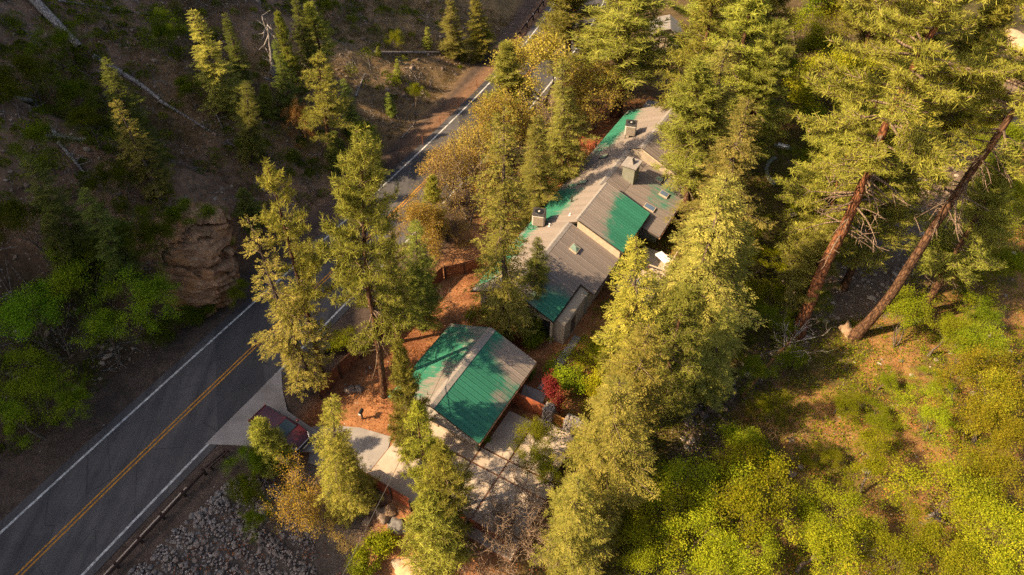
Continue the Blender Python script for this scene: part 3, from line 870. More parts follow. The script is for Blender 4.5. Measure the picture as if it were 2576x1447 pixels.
def strip(name, left, right, mat, z, parent=None, thick=0.0):
    mb = MB(); n = len(left); zf = z if callable(z) else (lambda p: z)
    for i in range(n):
        for p in (left[i], right[i]): mb.v.append((p[0], p[1], zf(p)))
    for i in range(n - 1): mb.f.append((2 * i, 2 * i + 1, 2 * i + 3, 2 * i + 2))
    return mb.build(name, mat, parent)
YS = np.arange(-8, 135, 1.5)
def rline(name, d0, d1, mat, z, parent=None, y0=-8, y1=135):
    ys = [y for y in YS if y0 <= y <= y1]
    return strip(name, [road_pt(y, d0) for y in ys], [road_pt(y, d1) for y in ys], mat, z, parent)
road = kind(rline('road', 0.75, -7.75, M['asphalt'], 0.012), 'structure')
rline('edge_line', 0.09, -0.09, M['paint_white'], 0.018, road)
rline('edge_line', -7.02, -7.20, M['paint_white'], 0.018, road)
rline('centre_line', -3.37, -3.49, M['paint_yellow'], 0.018, road)
rline('centre_line', -3.66, -3.78, M['paint_yellow'], 0.018, road)

# creek water
cl = [Vector((x, y, 0)) for x, y in CREEK]
pts = []
for p, q in zip(cl[:-1], cl[1:]):
    for k in range(6): pts.append(p.lerp(q, k / 6))
lf, rt = [], []
for i, p in enumerate(pts):
    dv = (pts[min(i + 1, len(pts) - 1)] - pts[max(i - 1, 0)]).normalized(); nv = Vector((-dv.y, dv.x, 0))
    lf.append(p + nv * 1.1); rt.append(p - nv * 1.1)
kind(strip('creek_water', lf, rt, M['water'], -5.47), 'structure')

# ------------------------------------------------------------------ roadside pull-out, driveway, paths (concrete)
def slab(name, px, z, mat, parent=None, thick=0.12, top=0.0):
    mb = MB(); pts = [at(x, y, z) for x, y in px]
    if sum((pts[i].x * pts[(i+1) % len(pts)].y - pts[(i+1) % len(pts)].x * pts[i].y) for i in range(len(pts))) < 0: pts.reverse()
    mb.prism(pts, z - thick, z + top)
    return mb.build(name, mat, parent)
def abslab(name, a0, a1, b0, b1, z, mat, parent=None, thick=0.12):
    mb = MB(); pts = [AB(a0, b0), AB(a0, b1), AB(a1, b1), AB(a1, b0)]
    if sum((pts[i].x * pts[(i+1) % 4].y - pts[(i+1) % 4].x * pts[i].y) for i in range(4)) < 0: pts.reverse()
    mb.prism(pts, z - thick, z)
    return mb.build(name, mat, parent)
po = slab('pullout', [(707, 928), (711, 984), (723, 1034), (770, 1066), (800, 1085), (790, 1135), (700, 1135), (619, 1121), (517, 1117), (560, 1073)], 0.02, M['concrete_grey'], None, 0.15)
kind(po, 'structure')
# sloping link from the pull-out to the driveway
L1 = [at(780, 1062, 0), at(840, 1062, -.3), at(905, 1075, -.7), at(985, 1100, -.8)]
R1 = [at(770, 1150, 0), at(830, 1175, -.3), at(890, 1205, -.7), at(950, 1215, -.8)]
def subdiv(l, n=5):
    o = []
    for p, q in zip(l[:-1], l[1:]): o += [p.lerp(q, k / n) for k in range(n)]
    return o + [l[-1]]
kind(strip('driveway_link', subdiv(L1), subdiv(R1), M['concrete_grey'], lambda p: hz(p[0], p[1]) + 0.05), 'structure')
DZ = -0.70
drive = kind(abslab('driveway', 16.1, 22.4, -21.4, -9.4, DZ - 0.03, M['joint'], None, 0.25), 'structure')
def slabs(a_edges, b_edges, parent, mat, g=0.07):
    for a0, a1 in zip(a_edges[:-1], a_edges[1:]):
        for b0, b1 in zip(b_edges[:-1], b_edges[1:]):
            abslab('slab', a0 + g, a1 - g, b0 + g, b1 - g, DZ + rng.uniform(-.004, .004), mat, parent, 0.1)
slabs([16.1, 21.0, 22.4], [-21.4, -15.5, -13.2, -9.4], drive, M['concrete'])
kind(abslab('garage_side_pad', 22.5, 26.2, -15.35, -13.27, DZ - 0.005, M['concrete'], None, 0.2), 'structure')
kind(abslab('gate_landing', 22.5, 26.75, -13.12, -9.8, DZ - 0.01, M['concrete'], None, 0.2), 'structure')
walk = kind(slab('garden_path', [(1403.8, 899), (1419, 914), (1377.5, 987), (1352, 976)], DZ, M['concrete_grey'], None, 0.15), 'structure')
kind(slab('garden_path', [(1446, 842), (1462, 850), (1419.5, 913), (1404.5, 898)], DZ, M['concrete_grey'], None, 0.15), 'structure')
kind(slab('garden_path', [(1319, 967), (1374.5, 990), (1364, 1017.5), (1309, 994)], DZ, M['concrete_grey'], None, 0.15), 'structure')

# ------------------------------------------------------------------ buildings
RM = {
    'garage_right': roof_mat('garage_right_paint', [(29.6, -15.4, 2.6, 2.6, -1.3), (25.2, -15.6, 1.0, 0.9, -0.45)], 0.42, 0.95),
    'garage_left': roof_mat('garage_left_paint', [(24.0, -22.6, 4.0, 1.5, 0.62), (27.5, -21.0, 2.5, 1.8, 0.42)], 0.70, 0.28),
    'house_left': roof_mat('house_left_paint', [(47.0, -22.6, 3.6, 1.9, 1.0), (63.0, -22.7, 6.0, 1.4, 0.95), (38, -23.0, 5, 1.2, 0.8)], 0.58, 0.05),
    'house_gable': roof_mat('house_gable_paint', [(47.0, -13.8, 5.5, 2.7, 1.15), (49.0, -16.0, 1.6, 1.2, 0.5)], 0.62),
    'house_low': roof_mat('house_low_paint', [(34.5, -16.0, 3.0, 2.5, 0.85), (43.2, -18.3, 0.4, 0.9, 0.2)], 0.30, tan1=(0.165, 0.13, 0.108), tan2=(0.215, 0.172, 0.143)),
    'house_porch': roof_mat('house_porch_paint', [(54.0, -14.0, 4.0, 2.0, 0.55)], 0.55, tan1=(0.155, 0.123, 0.103), tan2=(0.205, 0.165, 0.138)),
    'shed': roof_mat('shed_roof_paint', [], 0.1, tan1=(0.12, 0.12, 0.10), tan2=(0.20, 0.19, 0.16)),
}
def roof_slope(house, a0, a1, bt, zt, be, ze, mat, pw=0.42, name='roof', gutter=True, rust=False, panels=True):
    """one pitch: a thin deck that carries seamed metal panels running from the ridge to the eave"""
    mb = MB(); th = 0.16
    c = [AB(a0, bt, zt), AB(a1, bt, zt), AB(a1, be, ze), AB(a0, be, ze)]
    dn = Vector((0, 0, -th))
    mb.hexa([p + dn for p in c], c)
    deck = mb.build(name, M['trim_dark'], house)
    sl = (AB(0, be, ze) - AB(0, bt, zt)); L = sl.length; sdir = sl.normalized(); nrm = AX.cross(sdir)
    if nrm.z < 0: nrm = -nrm
    n = max(1, int(round(abs(a1 - a0) / pw))); w = abs(a1 - a0) / n; s = 1
    mes = None
    for i in range(n if panels else 0):
        org = AB(min(a0, a1) + i * w, bt, zt) + nrm * 0.012
        m = MB()
        prof = [(0.006, 0), (w * 0.5, 0.006), (w - 0.045, 0), (w - 0.04, 0.04), (w - 0.008, 0.04), (w - 0.004, 0)]
        over = rng.uniform(0.01, 0.04)
        top = [AX * x + nrm * (z + 0.012) for x, z in prof]; bot = [p + sdir * (L + over) for p in top]
        k = len(m.v)
        m.v += [tuple(p) for p in top] + [tuple(p) for p in bot]
        q = len(prof)
        for j in range(q - 1): m.f.append((j, j + 1, q + j + 1, q + j))
        m.f.append(tuple(range(2 * q - 1, q - 1, -1)))
        o = m.build('roof_panel', mat, deck, loc=org)
    if gutter:
        g = MB(); e0 = AB(a0, be, ze) + sdir * 0.06; e1 = AB(a1, be, ze) + sdir * 0.06
        g.bar(e0 + Vector((0, 0, -0.10)), e1 + Vector((0, 0, -0.10)), 0.10, 0.12)
        g.build('gutter', M['fascia_rust'] if rust else M['trim_dark'], deck)
    return deck
def ridge_cap(deck, a0, a1, b, z, w=0.30, drop=0.12):
    mb = MB()
    l0, r0, l1, r1 = AB(a0, b - w, z - drop), AB(a0, b + w, z - drop), AB(a1, b - w, z - drop), AB(a1, b + w, z - drop)
    t0, t1 = AB(a0, b, z + 0.075), AB(a1, b, z + 0.075); up = Vector((0, 0, 0.06))
    mb.poly([l0 + up, t0, t1, l1 + up]); mb.poly([t0, r0 + up, r1 + up, t1]); mb.poly([l0 + up, r0 + up, t0]); mb.poly([l1 + up, t1, r1 + up])
    mb.build('ridge_cap', M['ridge_grey'], deck)
def abbox(mb, a0, a1, b0, b1, z0, z1):
    mb.hexa([AB(a0, b0, z0), AB(a0, b1, z0), AB(a1, b1, z0), AB(a1, b0, z0)], [AB(a0, b0, z1), AB(a0, b1, z1), AB(a1, b1, z1), AB(a1, b0, z1)])
def gable_body(mb, a0, a1, b0, b1, z0, ze0, ze1, br, zr):
    """walls of a gabled block in one closed shell"""
    def ring(a): return [AB(a, b0, z0), AB(a, b1, z0), AB(a, b1, ze1), AB(a, br, zr), AB(a, b0, ze0)]
    p, q = ring(a0), ring(a1); n = len(mb.v); mb.v += [tuple(x) for x in p + q]
    mb.f += [(n, n+1, n+2, n+3, n+4), (n+9, n+8, n+7, n+6, n+5)]
    for i in range(5):
        j = (i + 1) % 5; mb.f.append((n+i, n+5+i, n+5+j, n+j))
def opening(house, a, b, z0, z1, w, face, kindn='window', fr='trim_pale', gl='glass'):
    """window or door set on a wall; face: '+b','-b','+a','-a'"""
    ax, sg = face[1], (1 if face[0] == '+' else -1)
    t = 0.05
    def bx(mb, u0, u1, zz0, zz1, d0, d1):
        if ax == 'b': abbox(mb, a + u0, a + u1, min(b + sg*d0, b + sg*d1), max(b + sg*d0, b + sg*d1), zz0, zz1)
        else: abbox(mb, min(a + sg*d0, a + sg*d1), max(a + sg*d0, a + sg*d1), b + u0, b + u1, zz0, zz1)
    mb = MB(); bx(mb, -w/2, w/2, z0, z1, 0.003, 0.03); o = mb.build(kindn, M[gl], house)
    f = MB(); e = 0.08
    bx(f, -w/2 - e, -w/2, z0 - e, z1 + e, 0.0, t); bx(f, w/2, w/2 + e, z0 - e, z1 + e, 0.0, t)
    bx(f, -w/2, w/2, z1, z1 + e, 0.0, t); bx(f, -w/2, w/2, z0 - e, z0, 0.0, t)
    f.build('frame', M[fr], o)
    return o

# --- garage
gar = empty('garage', AB(25.6, -19.0, -0.8)); gar_loc = gar.location.copy()
def fixparent(root):
    """children were built in world coordinates: keep them there"""
    loc = root.location.copy()
    for c in root.children: c.matrix_parent_inverse = Matrix.Translation(-loc)
mb = MB(); gable_body(mb, 22.3, 29.4, -22.4, -15.7, -0.9, 1.50, 1.55, -19.0, 2.95); mb.build('wall', M['wall_tan'], gar)
dl = roof_slope(gar, 21.4, 29.8, -19.03, 3.2, -22.95, 1.5, RM['garage_left'], 0.42)
dr = roof_slope(gar, 21.4, 29.8, -18.97, 3.2, -15.05, 1.5, RM['garage_right'], 0.44, rust=True)
ridge_cap(dr, 21.4, 29.8, -19.0, 3.2, 0.34)
# pent roof over the doors
mb = MB(); mb.hexa([AB(21.55, -22.6, 0.96), AB(21.55, -15.3, 0.96), AB(22.3, -15.3, 1.25), AB(22.3, -22.6, 1.25)], [AB(21.55, -22.6, 1.04), AB(21.55, -15.3, 1.04), AB(22.3, -15.3, 1.33), AB(22.3, -22.6, 1.33)])
mb.build('pent_roof', M['ridge_grey'], gar)
for b0 in (-22.0, -18.85):
    mb = MB(); abbox(mb, 22.22, 22.297, b0, b0 + 2.75, -0.68, 0.95); o = mb.build('garage_door', M['trim_pale'], gar)
    for k in range(4):
        m2 = MB(); abbox(m2, 22.20, 22.219, b0 + 0.05, b0 + 2.7, -0.64 + k * 0.40, -0.28 + k * 0.40); m2.build('door_panel', M['wall_tan'], o)
opening(gar, 27.2, -15.7, 0.0, 1.0, 1.0, '+b')
mb = MB(); abbox(mb, 21.9, 22.1, -15.75, -15.55, -0.8, 1.1); mb.build('corner_post', M['wall_sage'], gar)
fixparent(gar)
tag(gar, 'garage with worn green gable roof beside the concrete driveway', 'garage')

# --- house
hs = empty('house', AB(50, -18, -0.8))
ZL = lambda b: 1.8 + 0.48 * (b + 23.4)
mb = MB(); gable_body(mb, 34.2, 43.6, -22.9, -14.8, -1.2, 1.9, 1.55, -19.2, 3.6); mb.build('wall', M['wall_tan'], hs)
mb = MB(); gable_body(mb, 43.6, 57.0, -22.9, -17.2, -1.2, 1.9, 2.7, -19.2, 3.6); mb.build('wall', M['wall_sage'], hs)
mb = MB(); abbox(mb, 44.1, 49.6, -17.2, -14.5, -1.2, 2.35); mb.build('wall', M['wall_tan'], hs)
mb = MB(); abbox(mb, 50.2, 57.0, -17.2, -12.9, -1.2, 1.55); mb.build('wall', M['wall_sage'], hs)
mb = MB(); gable_body(mb, 57.0, 66.8, -22.9, -12.9, -1.2, 1.9, 1.75, -17.95, 4.2); mb.build('wall', M['wall_tan'], hs)
# pitches
l1 = roof_slope(hs, 33.6, 43.7, -19.27, 3.80, -23.4, 1.8, RM['house_left'])
l2 = roof_slope(hs, 43.7, 50.0, -18.55, 4.14, -23.4, 1.8, RM['house_left'])
l3 = roof_slope(hs, 50.0, 57.1, -19.27, 3.80, -23.4, 1.8, RM['house_left'])
l4 = roof_slope(hs, 57.1, 67.2, -17.98, 4.42, -23.4, 1.8, RM['house_left'])
r1 = roof_slope(hs, 38.6, 43.7, -19.23, 3.80, -14.25, 1.6, RM['house_low'])
r1b = roof_slope(hs, 33.6, 38.6, -19.23, 3.80, -15.6, 2.2, RM['house_low'])
r2 = roof_slope(hs, 43.7, 50.0, -18.5, 4.42, -13.95, 2.55, RM['house_gable'], 0.34)
r3 = roof_slope(hs, 50.0, 57.1, -19.23, 3.80, -17.2, 2.92, RM['house_low'], gutter=False)
r4 = roof_slope(hs, 48.3, 57.6, -17.2, 2.90, -12.2, 1.6, RM['house_porch'], rust=True)
r5 = roof_slope(hs, 57.1, 67.2, -17.92, 4.42, -12.5, 1.85, RM['house_low'])
ridge_cap(r1, 33.6, 43.6, -19.25, 3.8, 0.28); ridge_cap(r2, 43.7, 50.0, -18.52, 4.42, 0.26, 0.16); ridge_cap(r3, 50.1, 57.0, -19.25, 3.8, 0.28); ridge_cap(r5, 57.1, 67.2, -17.95, 4.42, 0.28)
# closed sides of the raised pitch and the far block
mb = MB(); mb.hexa([AB(43.72, -18.5, 3.2), AB(43.72, -14.2, 1.3), AB(43.86, -14.2, 1.3), AB(43.86, -18.5, 3.2)], [AB(43.72, -18.5, 4.26), AB(43.72, -14.2, 2.48), AB(43.86, -14.2, 2.48), AB(43.86, -18.5, 4.26)]); mb.build('gable_board', M['trim_pale'], hs)
mb = MB(); mb.hexa([AB(49.8, -18.5, 3.2), AB(49.8, -14.2, 1.3), AB(49.94, -14.2, 1.3), AB(49.94, -18.5, 3.2)], [AB(49.8, -18.5, 4.26), AB(49.8, -14.2, 2.48), AB(49.94, -14.2, 2.48), AB(49.94, -18.5, 4.26)]); mb.build('gable_board', M['trim_pale'], hs)
mb = MB(); mb.hexa([AB(57.02, -19.0, 3.4), AB(57.02, -12.6, 1.2), AB(57.09, -12.6, 1.2), AB(57.09, -17.95, 3.7)], [AB(57.02, -19.0, 3.9), AB(57.02, -12.6, 1.9), AB(57.09, -12.6, 1.9), AB(57.09, -17.95, 4.35)]); mb.build('gable_board', M['trim_pale'], hs)
# chimney
ch = MB(); ca, cb_ = 53.6, -17.55
abbox(ch, ca - 0.66, ca + 0.66, cb_ - 0.62, cb_ + 0.62, 2.2, 4.75); cho = ch.build('chimney', M['wall_sage'], hs, bevel=0.02)
m2 = MB(); abbox(m2, ca - 0.82, ca + 0.82, cb_ - 0.78, cb_ + 0.78, 4.75, 4.87); m2.build('chimney_cap', M['ridge_grey'], cho)
m2 = MB(); m2.hexa([AB(ca - .30, cb_ - .26, 4.87), AB(ca - .30, cb_ + .26, 4.87), AB(ca + .30, cb_ + .26, 4.87), AB(ca + .30, cb_ - .26, 4.87)], [AB(ca - .2, cb_ - .04, 5.42), AB(ca - .2, cb_ + .04, 5.42), AB(ca + .2, cb_ + .04, 5.42), AB(ca + .2, cb_ - .04, 5.42)]); m2.build('chimney_hood', M['ridge_grey'], cho)
# skylights: raised curbs with domed panes
def skylight(a, b, z, pitch, w, l, gl, pyr=True):
    o = MB(); n = Vector((BX.x * pitch, BX.y * pitch, 1)).normalized(); sd_ = Vector((BX.x, BX.y, -pitch)).normalized(); c = AB(a, b, z)
    q = [c + AX * (sx * w / 2) + sd_ * (sy * l / 2) for sx, sy in ((-1, -1), (1, -1), (1, 1), (-1, 1))]
    o.hexa([p - n * 0.05 for p in q], [p + n * 0.16 for p in q]); ob = o.build('skylight', M['trim_pale'], hs)
    g = MB(); q2 = [c + (p - c) * 0.88 + n * 0.165 for p in q]; tip = c + n * (0.30 if pyr else 0.18)
    for i in range(4): g.poly([q2[i], q2[(i + 1) % 4], tip])
    g.build('pane', M[gl], ob)
skylight(41.4, -17.6, 3.12, 0.442, 0.8, 0.8, 'skylight')
skylight(51.2, -14.4, 2.2, 0.26, 0.7, 1.1, 'skylight_blue', False)
skylight(54.0, -14.0, 2.1, 0.26, 0.7, 0.9, 'skylight_blue', False)
skylight(55.6, -15.2, 2.42, 0.26, 0.7, 0.7, 'skylight', False)
def skylight_l(a, b, w, l):
    o = MB(); z = ZL(b); n = Vector((-BX.x * .48, -BX.y * .48, 1)).normalized(); sd_ = Vector((BX.x, BX.y, .48)).normalized(); c = AB(a, b, z)
    q = [c + AX * (sx * w / 2) + sd_ * (sy * l / 2) for sx, sy in ((-1, -1), (1, -1), (1, 1), (-1, 1))]
    o.hexa([p - n * 0.05 for p in q], [p + n * 0.12 for p in q]); ob = o.build('skylight', M['trim_dark'], hs)
    g = MB(); q2 = [c + (p - c) * 0.86 + n * 0.125 for p in q]; g.poly(q2); g.build('pane', M['skylight'], ob)
skylight_l(56.0, -21.4, 0.7, 0.9); skylight_l(50.9, -21.3, 0.7, 0.9)
# vent pipes
for a, b, h in ((47.3, -20.8, 0.75), (67.0, -22.6, 0.6), (43.2, -21.0, 0.35), (44.9, -19.8, 0.25)):
    v = MB(); z = ZL(b); v.tube(AB(a, b, z - .1), AB(a, b, z + h), 0.065, n=10); v.tube(AB(a, b, z), AB(a, b, z + 0.08), 0.14, 0.08, 10); v.build('vent_pipe', M['trim_dark'] if h > 0.5 else M['white'], hs)
# doors, windows, porch recess
opening(hs, 35.8, -14.8, -0.7, 1.2, 1.0, '+b', 'window')
mb = MB(); abbox(mb, 34.17, 34.199, -18.0, -16.0, -0.8, 1.3); mb.build('porch_door', M['opening'], hs)
mb = MB(); abbox(mb, 38.2, 38.4, -15.2, -14.7, -1.0, 1.7); mb.build('post', M['wall_sage'], hs)
mb = MB(); abbox(mb, 33.75, 33.95, -15.9, -15.7, -1.0, 2.1); mb.build('post', M['trim_pale'], hs)
opening(hs, 46.8, -14.5, -0.6, 1.5, 2.4, '+b', 'glass_door')
opening(hs, 53.0, -12.9, -0.4, 1.1, 1.8, '+b', 'window'); opening(hs, 60.5, -12.9, -0.2, 1.1, 1.5, '+b', 'window'); opening(hs, 64.0, -12.9, -0.2, 1.1, 1.5, '+b', 'window')
for a in (37.0, 41.0, 46.0, 53.5, 60.0): opening(hs, a, -22.9, 0.0, 1.2, 1.3, '-b', 'window')
fixparent(hs)
tag(hs, 'long house with patched green and grey metal roofs and a chimney', 'house')

# flat-roofed annex beyond the house
an = empty('annex', AB(69.5, -20, -0.8))
mb = MB(); abbox(mb, 67.4, 70.6, -22.2, -17.5, -1.2, 1.2); mb.build('wall', M['wall_sage'], an)
mb = MB(); abbox(mb, 67.3, 69.2, -22.6, -17.2, 1.2, 1.36); mb.build('roof', M['ridge_grey'], an)
mb = MB(); abbox(mb, 69.25, 71.0, -22.4, -17.3, 1.55, 1.70); mb.build('roof', M['ridge_grey'], an)
mb = MB(); abbox(mb, 69.2, 69.25, -22.3, -17.4, 1.2, 1.6); mb.build('fascia', M['trim_dark'], an)
fixparent(an); tag(an, 'small grey flat-roofed annex behind the far end of the house', 'building')

# --- air conditioners standing on the roof
def ac(a, b, label):
    z = ZL(b); p = AB(a, b, z); o = empty('air_conditioner', p, R(-12)); o.scale = (1.3, 1.3, 1.3)
    m = MB(); w = 0.44
    for sx in (-1, 1):
        for sy in (-1, 1): m.tube((sx * .34, sy * .34, -0.30 if sx < 0 else 0.02), (sx * .34, sy * .34, 0.34), 0.03, n=6)
    m.build('stand', M['steel_dark'], o)
    m = MB(); m.box(-w, w, -w, w, 0.30, 1.22); b_ = m.build('cabinet', M['ac_body'], o, bevel=0.10)
    for sx, sy in ((1, 0), (-1, 0), (0, 1), (0, -1)):
        for k in range(13):
            u = -0.34 + k * 0.0567; s_ = MB()
            if sx: s_.box(min(sx * (w + .002), sx * (w + .014)), max(sx * (w + .002), sx * (w + .014)), u, u + 0.022, 0.36, 1.14)
            else: s_.box(u, u + 0.022, min(sy * (w + .002), sy * (w + .014)), max(sy * (w + .002), sy * (w + .014)), 0.36, 1.14)
            s_.build('louvre', M['trim_pale'], b_)
    m = MB(); m.box(-w - .02, w + .02, -w - .02, w + .02, 1.222, 1.30); t = m.build('top_grille', M['ac_dark'], o, bevel=0.06)
    m = MB(); m.tube((0, 0, 1.302), (0, 0, 1.33), 0.34, 0.30, 20); m.build('fan_guard', M['black'], t)
    m = MB(); m.tube((0, 0, 1.332), (0, 0, 1.36), 0.09, 0.07, 12); m.build('fan_hub', M['ac_body'], t)
    tag(o, label, 'air conditioner', 'roof air conditioners'); return o
ac(60.2, -20.4, 'tan air conditioner on the roof near the far end of the house')
ac(43.4, -22.2, 'tan air conditioner on the near roof half hidden by a tree')

# --- deck with railing beside the house
dk = empty('deck', AB(45.5, -11.5, -0.6))
for k in range(24):
    m = MB(); a0 = 41.6 + k * 0.30; abbox(m, a0 + .01, a0 + 0.29, -13.6, -10.2, -0.50, -0.44); m.build('deck_board', M['trim_pale'], dk)
m = MB(); abbox(m, 41.6, 48.8, -13.5, -10.3, -0.62, -0.505); m.build('deck_frame', M['trim_dark'], dk)
def rail(p, q, z0, z1, par):
    m = MB(); m.bar(p + Vector((0, 0, z1)), q + Vector((0, 0, z1)), 0.12, 0.06); m.build('handrail', M['trim_pale'], par)
    m = MB(); m.bar(p + Vector((0, 0, z0 + .12)), q + Vector((0, 0, z0 + .12)), 0.06, 0.05); m.build('lower_rail', M['fence_brown'], par)
    n = max(2, int((q - p).length / 1.4) + 1)
    for i in range(n):
        c = p.lerp(q, i / (n - 1)); m = MB(); m.bar(c + Vector((0, 0, z0 - .2)), c + Vector((0, 0, z1 - .03)), 0.09, 0.09, (1, 0, 0)); m.build('rail_post', M['fence_brown'], par)
rail(AB(41.7, -10.3), AB(48.7, -10.3), -0.44, 0.5, dk); rail(AB(41.7, -13.4), AB(41.7, -10.3), -0.44, 0.5, dk); rail(AB(45.6, -13.4), AB(45.6, -10.4), -0.44, 0.5, dk)
m = MB()
for z in range(5): abbox(m, 41.4 - z * 0.0, 41.55, -13.5, -10.2, -1.9 + z * .28, -1.66 + z * .28)
m.build('skirt', M['fence_brown'], dk)
fixparent(dk); tag(dk, 'pale timber deck with handrails beside the house', 'deck')
def lathe(prof, n=20):
    m = MB()
    for r, z in prof:
        for i in range(n): m.v.append((r * math.cos(6.28318 * i / n), r * math.sin(6.28318 * i / n), z))
    for k in range(len(prof) - 1):
        for i in range(n): m.f.append((k*n+i, k*n+(i+1) % n, (k+1)*n+(i+1) % n, (k+1)*n+i))
    m.f.append(tuple(range(n - 1, -1, -1))); m.f.append(tuple(range((len(prof)-1)*n, len(prof)*n)))
    return m
o = lathe([(0.16, 0), (0.26, 0.08), (0.33, 0.28), (0.31, 0.46), (0.24, 0.58), (0.27, 0.62), (0.22, 0.63), (0.18, 0.5)]).build('planter_pot', M['white'], None, True, loc=tuple(AB(43.6, -11.9, -0.44)))
tag(o, 'round white pot standing on the timber deck', 'pot')
tb = empty('patio_table', AB(47.4, -11.2, -0.44), R(30))
m = MB(); m.box(-.42, .42, -.75, .75, 0.70, 0.76); m.build('table_top', M['white'], tb, bevel=0.02)
for sx in (-1, 1):
    for sy in (-1, 1): m = MB(); m.tube((sx * .36, sy * .66, 0), (sx * .36, sy * .66, .699), 0.035, n=8); m.build('leg', M['white'], tb)
tag(tb, 'white rectangular table at the far end of the timber deck', 'table')

# --- garden shed at the top of the picture
sh = empty('shed', (0, 0, 0)); sp = at(1668, 130, -0.8); sh.location = sp; sh.rotation_euler = (0, 0, R(-8))
m = MB()
w, l, e, rdg = 1.9, 4.0, 2.3, 3.3
m.v += [(-w, 0, 0), (w, 0, 0), (w, 0, e), (0.5, 0, rdg), (-0.9, 0, rdg - .35), (-w, 0, e), (-w, l, 0), (w, l, 0), (w, l, e), (0.5, l, rdg), (-0.9, l, rdg - .35), (-w, l, e)]
m.f += [(0, 1, 2, 3, 4, 5), (11, 10, 9, 8, 7, 6)] + [(i, 6 + i, 6 + (i + 1) % 6, (i + 1) % 6) for i in range(6)]
m.build('wall', M['wall_tan'], sh)
for (x0, z0, x1, z1) in ((-w - .25, e - .12, -0.9, rdg - .33), (-0.9, rdg - .33, 0.5, rdg + .02), (0.5, rdg + .02, w + .3, e - .2)):
    dv = Vector((x1 - x0, 0, z1 - z0)); n_ = Vector((-dv.z, 0, dv.x)).normalized()
    m = MB(); q = [Vector((x0, -.3, z0)), Vector((x1, -.3, z1)), Vector((x1, l + .3, z1)), Vector((x0, l + .3, z0))]
    m.hexa([p + n_ * .01 for p in q], [p + n_ * .07 for p in q]); dk_ = m.build('roof', M['ridge_grey'], sh)
    nn = int((l + .6) / .38)
    for k in range(nn):
        y0 = -.3 + k * (l + .6) / nn; r_ = MB(); r_.bar(Vector((x0, y0 + .02, z0)) + n_ * .09, Vector((x1, y0 + .02, z1)) + n_ * .09, 0.05, 0.04, n_); r_.build('roof_rib', RM['shed'], dk_)
m = MB(); m.box(-.75, .75, -.05, -.003, .05, 2.0); dd = m.build('door', M['trim_pale'], sh)
for x0, x1, z0, z1 in ((-.84, -.76, .03, 2.08), (.76, .84, .03, 2.08), (-.75, .75, 2.01, 2.09), (-.03, .03, .06, 1.99)):
    m = MB(); m.box(x0, x1, -.09, -.051, z0, z1); m.build('frame', M['trim_dark'], dd)
m = MB(); m.box(1.2, 1.45, -.12, -.003, 1.5, 1.8); m.build('wall_lamp', M['trim_dark'], sh)
tag(sh, 'small tan shed with dark-framed double door at the clearing', 'shed')

# ------------------------------------------------------------------ fences, gate, walls
def board_fence(p0, p1, h, label, mat, bw=0.15, post=2.2, gap=0.012, side=1, rail_side=1, cat='fence', drop=True, pm='fence_post'):
    root = empty('board_fence', p0)
    d = (p1 - p0); d.z = 0; L = d.length; d.normalize(); nv = Vector((-d.y, d.x, 0)) * side
    zz = lambda s: hz(*(p0 + d * s)[:2]) if drop else p0.z
    n = int(L / bw)
    for i in range(n):
        s = i * bw + bw / 2; c = p0 + d * s; z = zz(s) - 0.05; hh = h + rng.uniform(-.015, .015)
        m = MB(); off = nv * rng.uniform(-.004, .004)
        a, b = c - d * (bw / 2 - gap / 2) + off, c + d * (bw / 2 - gap / 2) + off
        q = [a - nv * .011, b - nv * .011, b + nv * .011, a + nv * .011]
        if side < 0: q.reverse()
        m.hexa([(p.x, p.y, z) for p in q], [(p.x, p.y, z + hh) for p in q])
        m.build('board', mat, root)
    k = max(2, int(round(L / post)) + 1)
    for i in range(k):
        s = L * i / (k - 1); c = p0 + d * s + nv * 0.10 * rail_side; z = zz(s)
        m = MB(); m.bar((c.x, c.y, z - .2), (c.x, c.y, z + h - 0.03), 0.10, 0.10, d); m.build('post', M[pm], root)
    for hh in (0.18, 0.82):
        for i in range(k - 1):
            s0, s1 = L * i / (k - 1), L * (i + 1) / (k - 1)
            a, b = p0 + d * s0 + nv * .04 * rail_side, p0 + d * s1 + nv * .04 * rail_side
            m = MB(); m.bar((a.x, a.y, zz(s0) + h * hh), (b.x, b.y, zz(s1) + h * hh), 0.045, 0.09); m.build('rail', mat, root)
    fixparent(root); tag(root, label, cat, 'board fences'); return root
G = on_ground
board_fence(G(806, 1003), G(1000, 812), 1.7, 'dark brown board fence between the road and the garage', M['fence_brown'], side=1, rail_side=-1)
board_fence(G(1030, 790), G(1118, 700), 1.6, 'brown board fence behind the dark fir beyond the garage', M['fence_brown'], side=1, rail_side=-1)
board_fence(G(1122, 700), G(1215, 676), 1.5, 'short brown fence below the orange dirt mound', M['fence_brown'], side=1, rail_side=-1)
board_fence(AB(15.95, -22.0, -0.8), AB(16.0, -17.2, -0.8), 1.5, 'red-brown fence above the big boulders, seen at the driveway edge', M['fence_red'], side=1, rail_side=-1, post=1.7)
board_fence(AB(16.9, -14.6, -0.8), AB(16.9, -10.2, -0.8), 1.45, 'red-brown fence at the driveway edge behind the bare oaks', M['fence_red'], side=1, rail_side=-1, post=1.7)
board_fence(at(1492, 372, -0.8) + Vector((-2.2, 1.0, 0)), at(1492, 372, -0.8) + Vector((0.2, -1.0, 0)), 1.5, 'short reddish fence joining the house wall on the road side', M['fence_red'], side=-1)

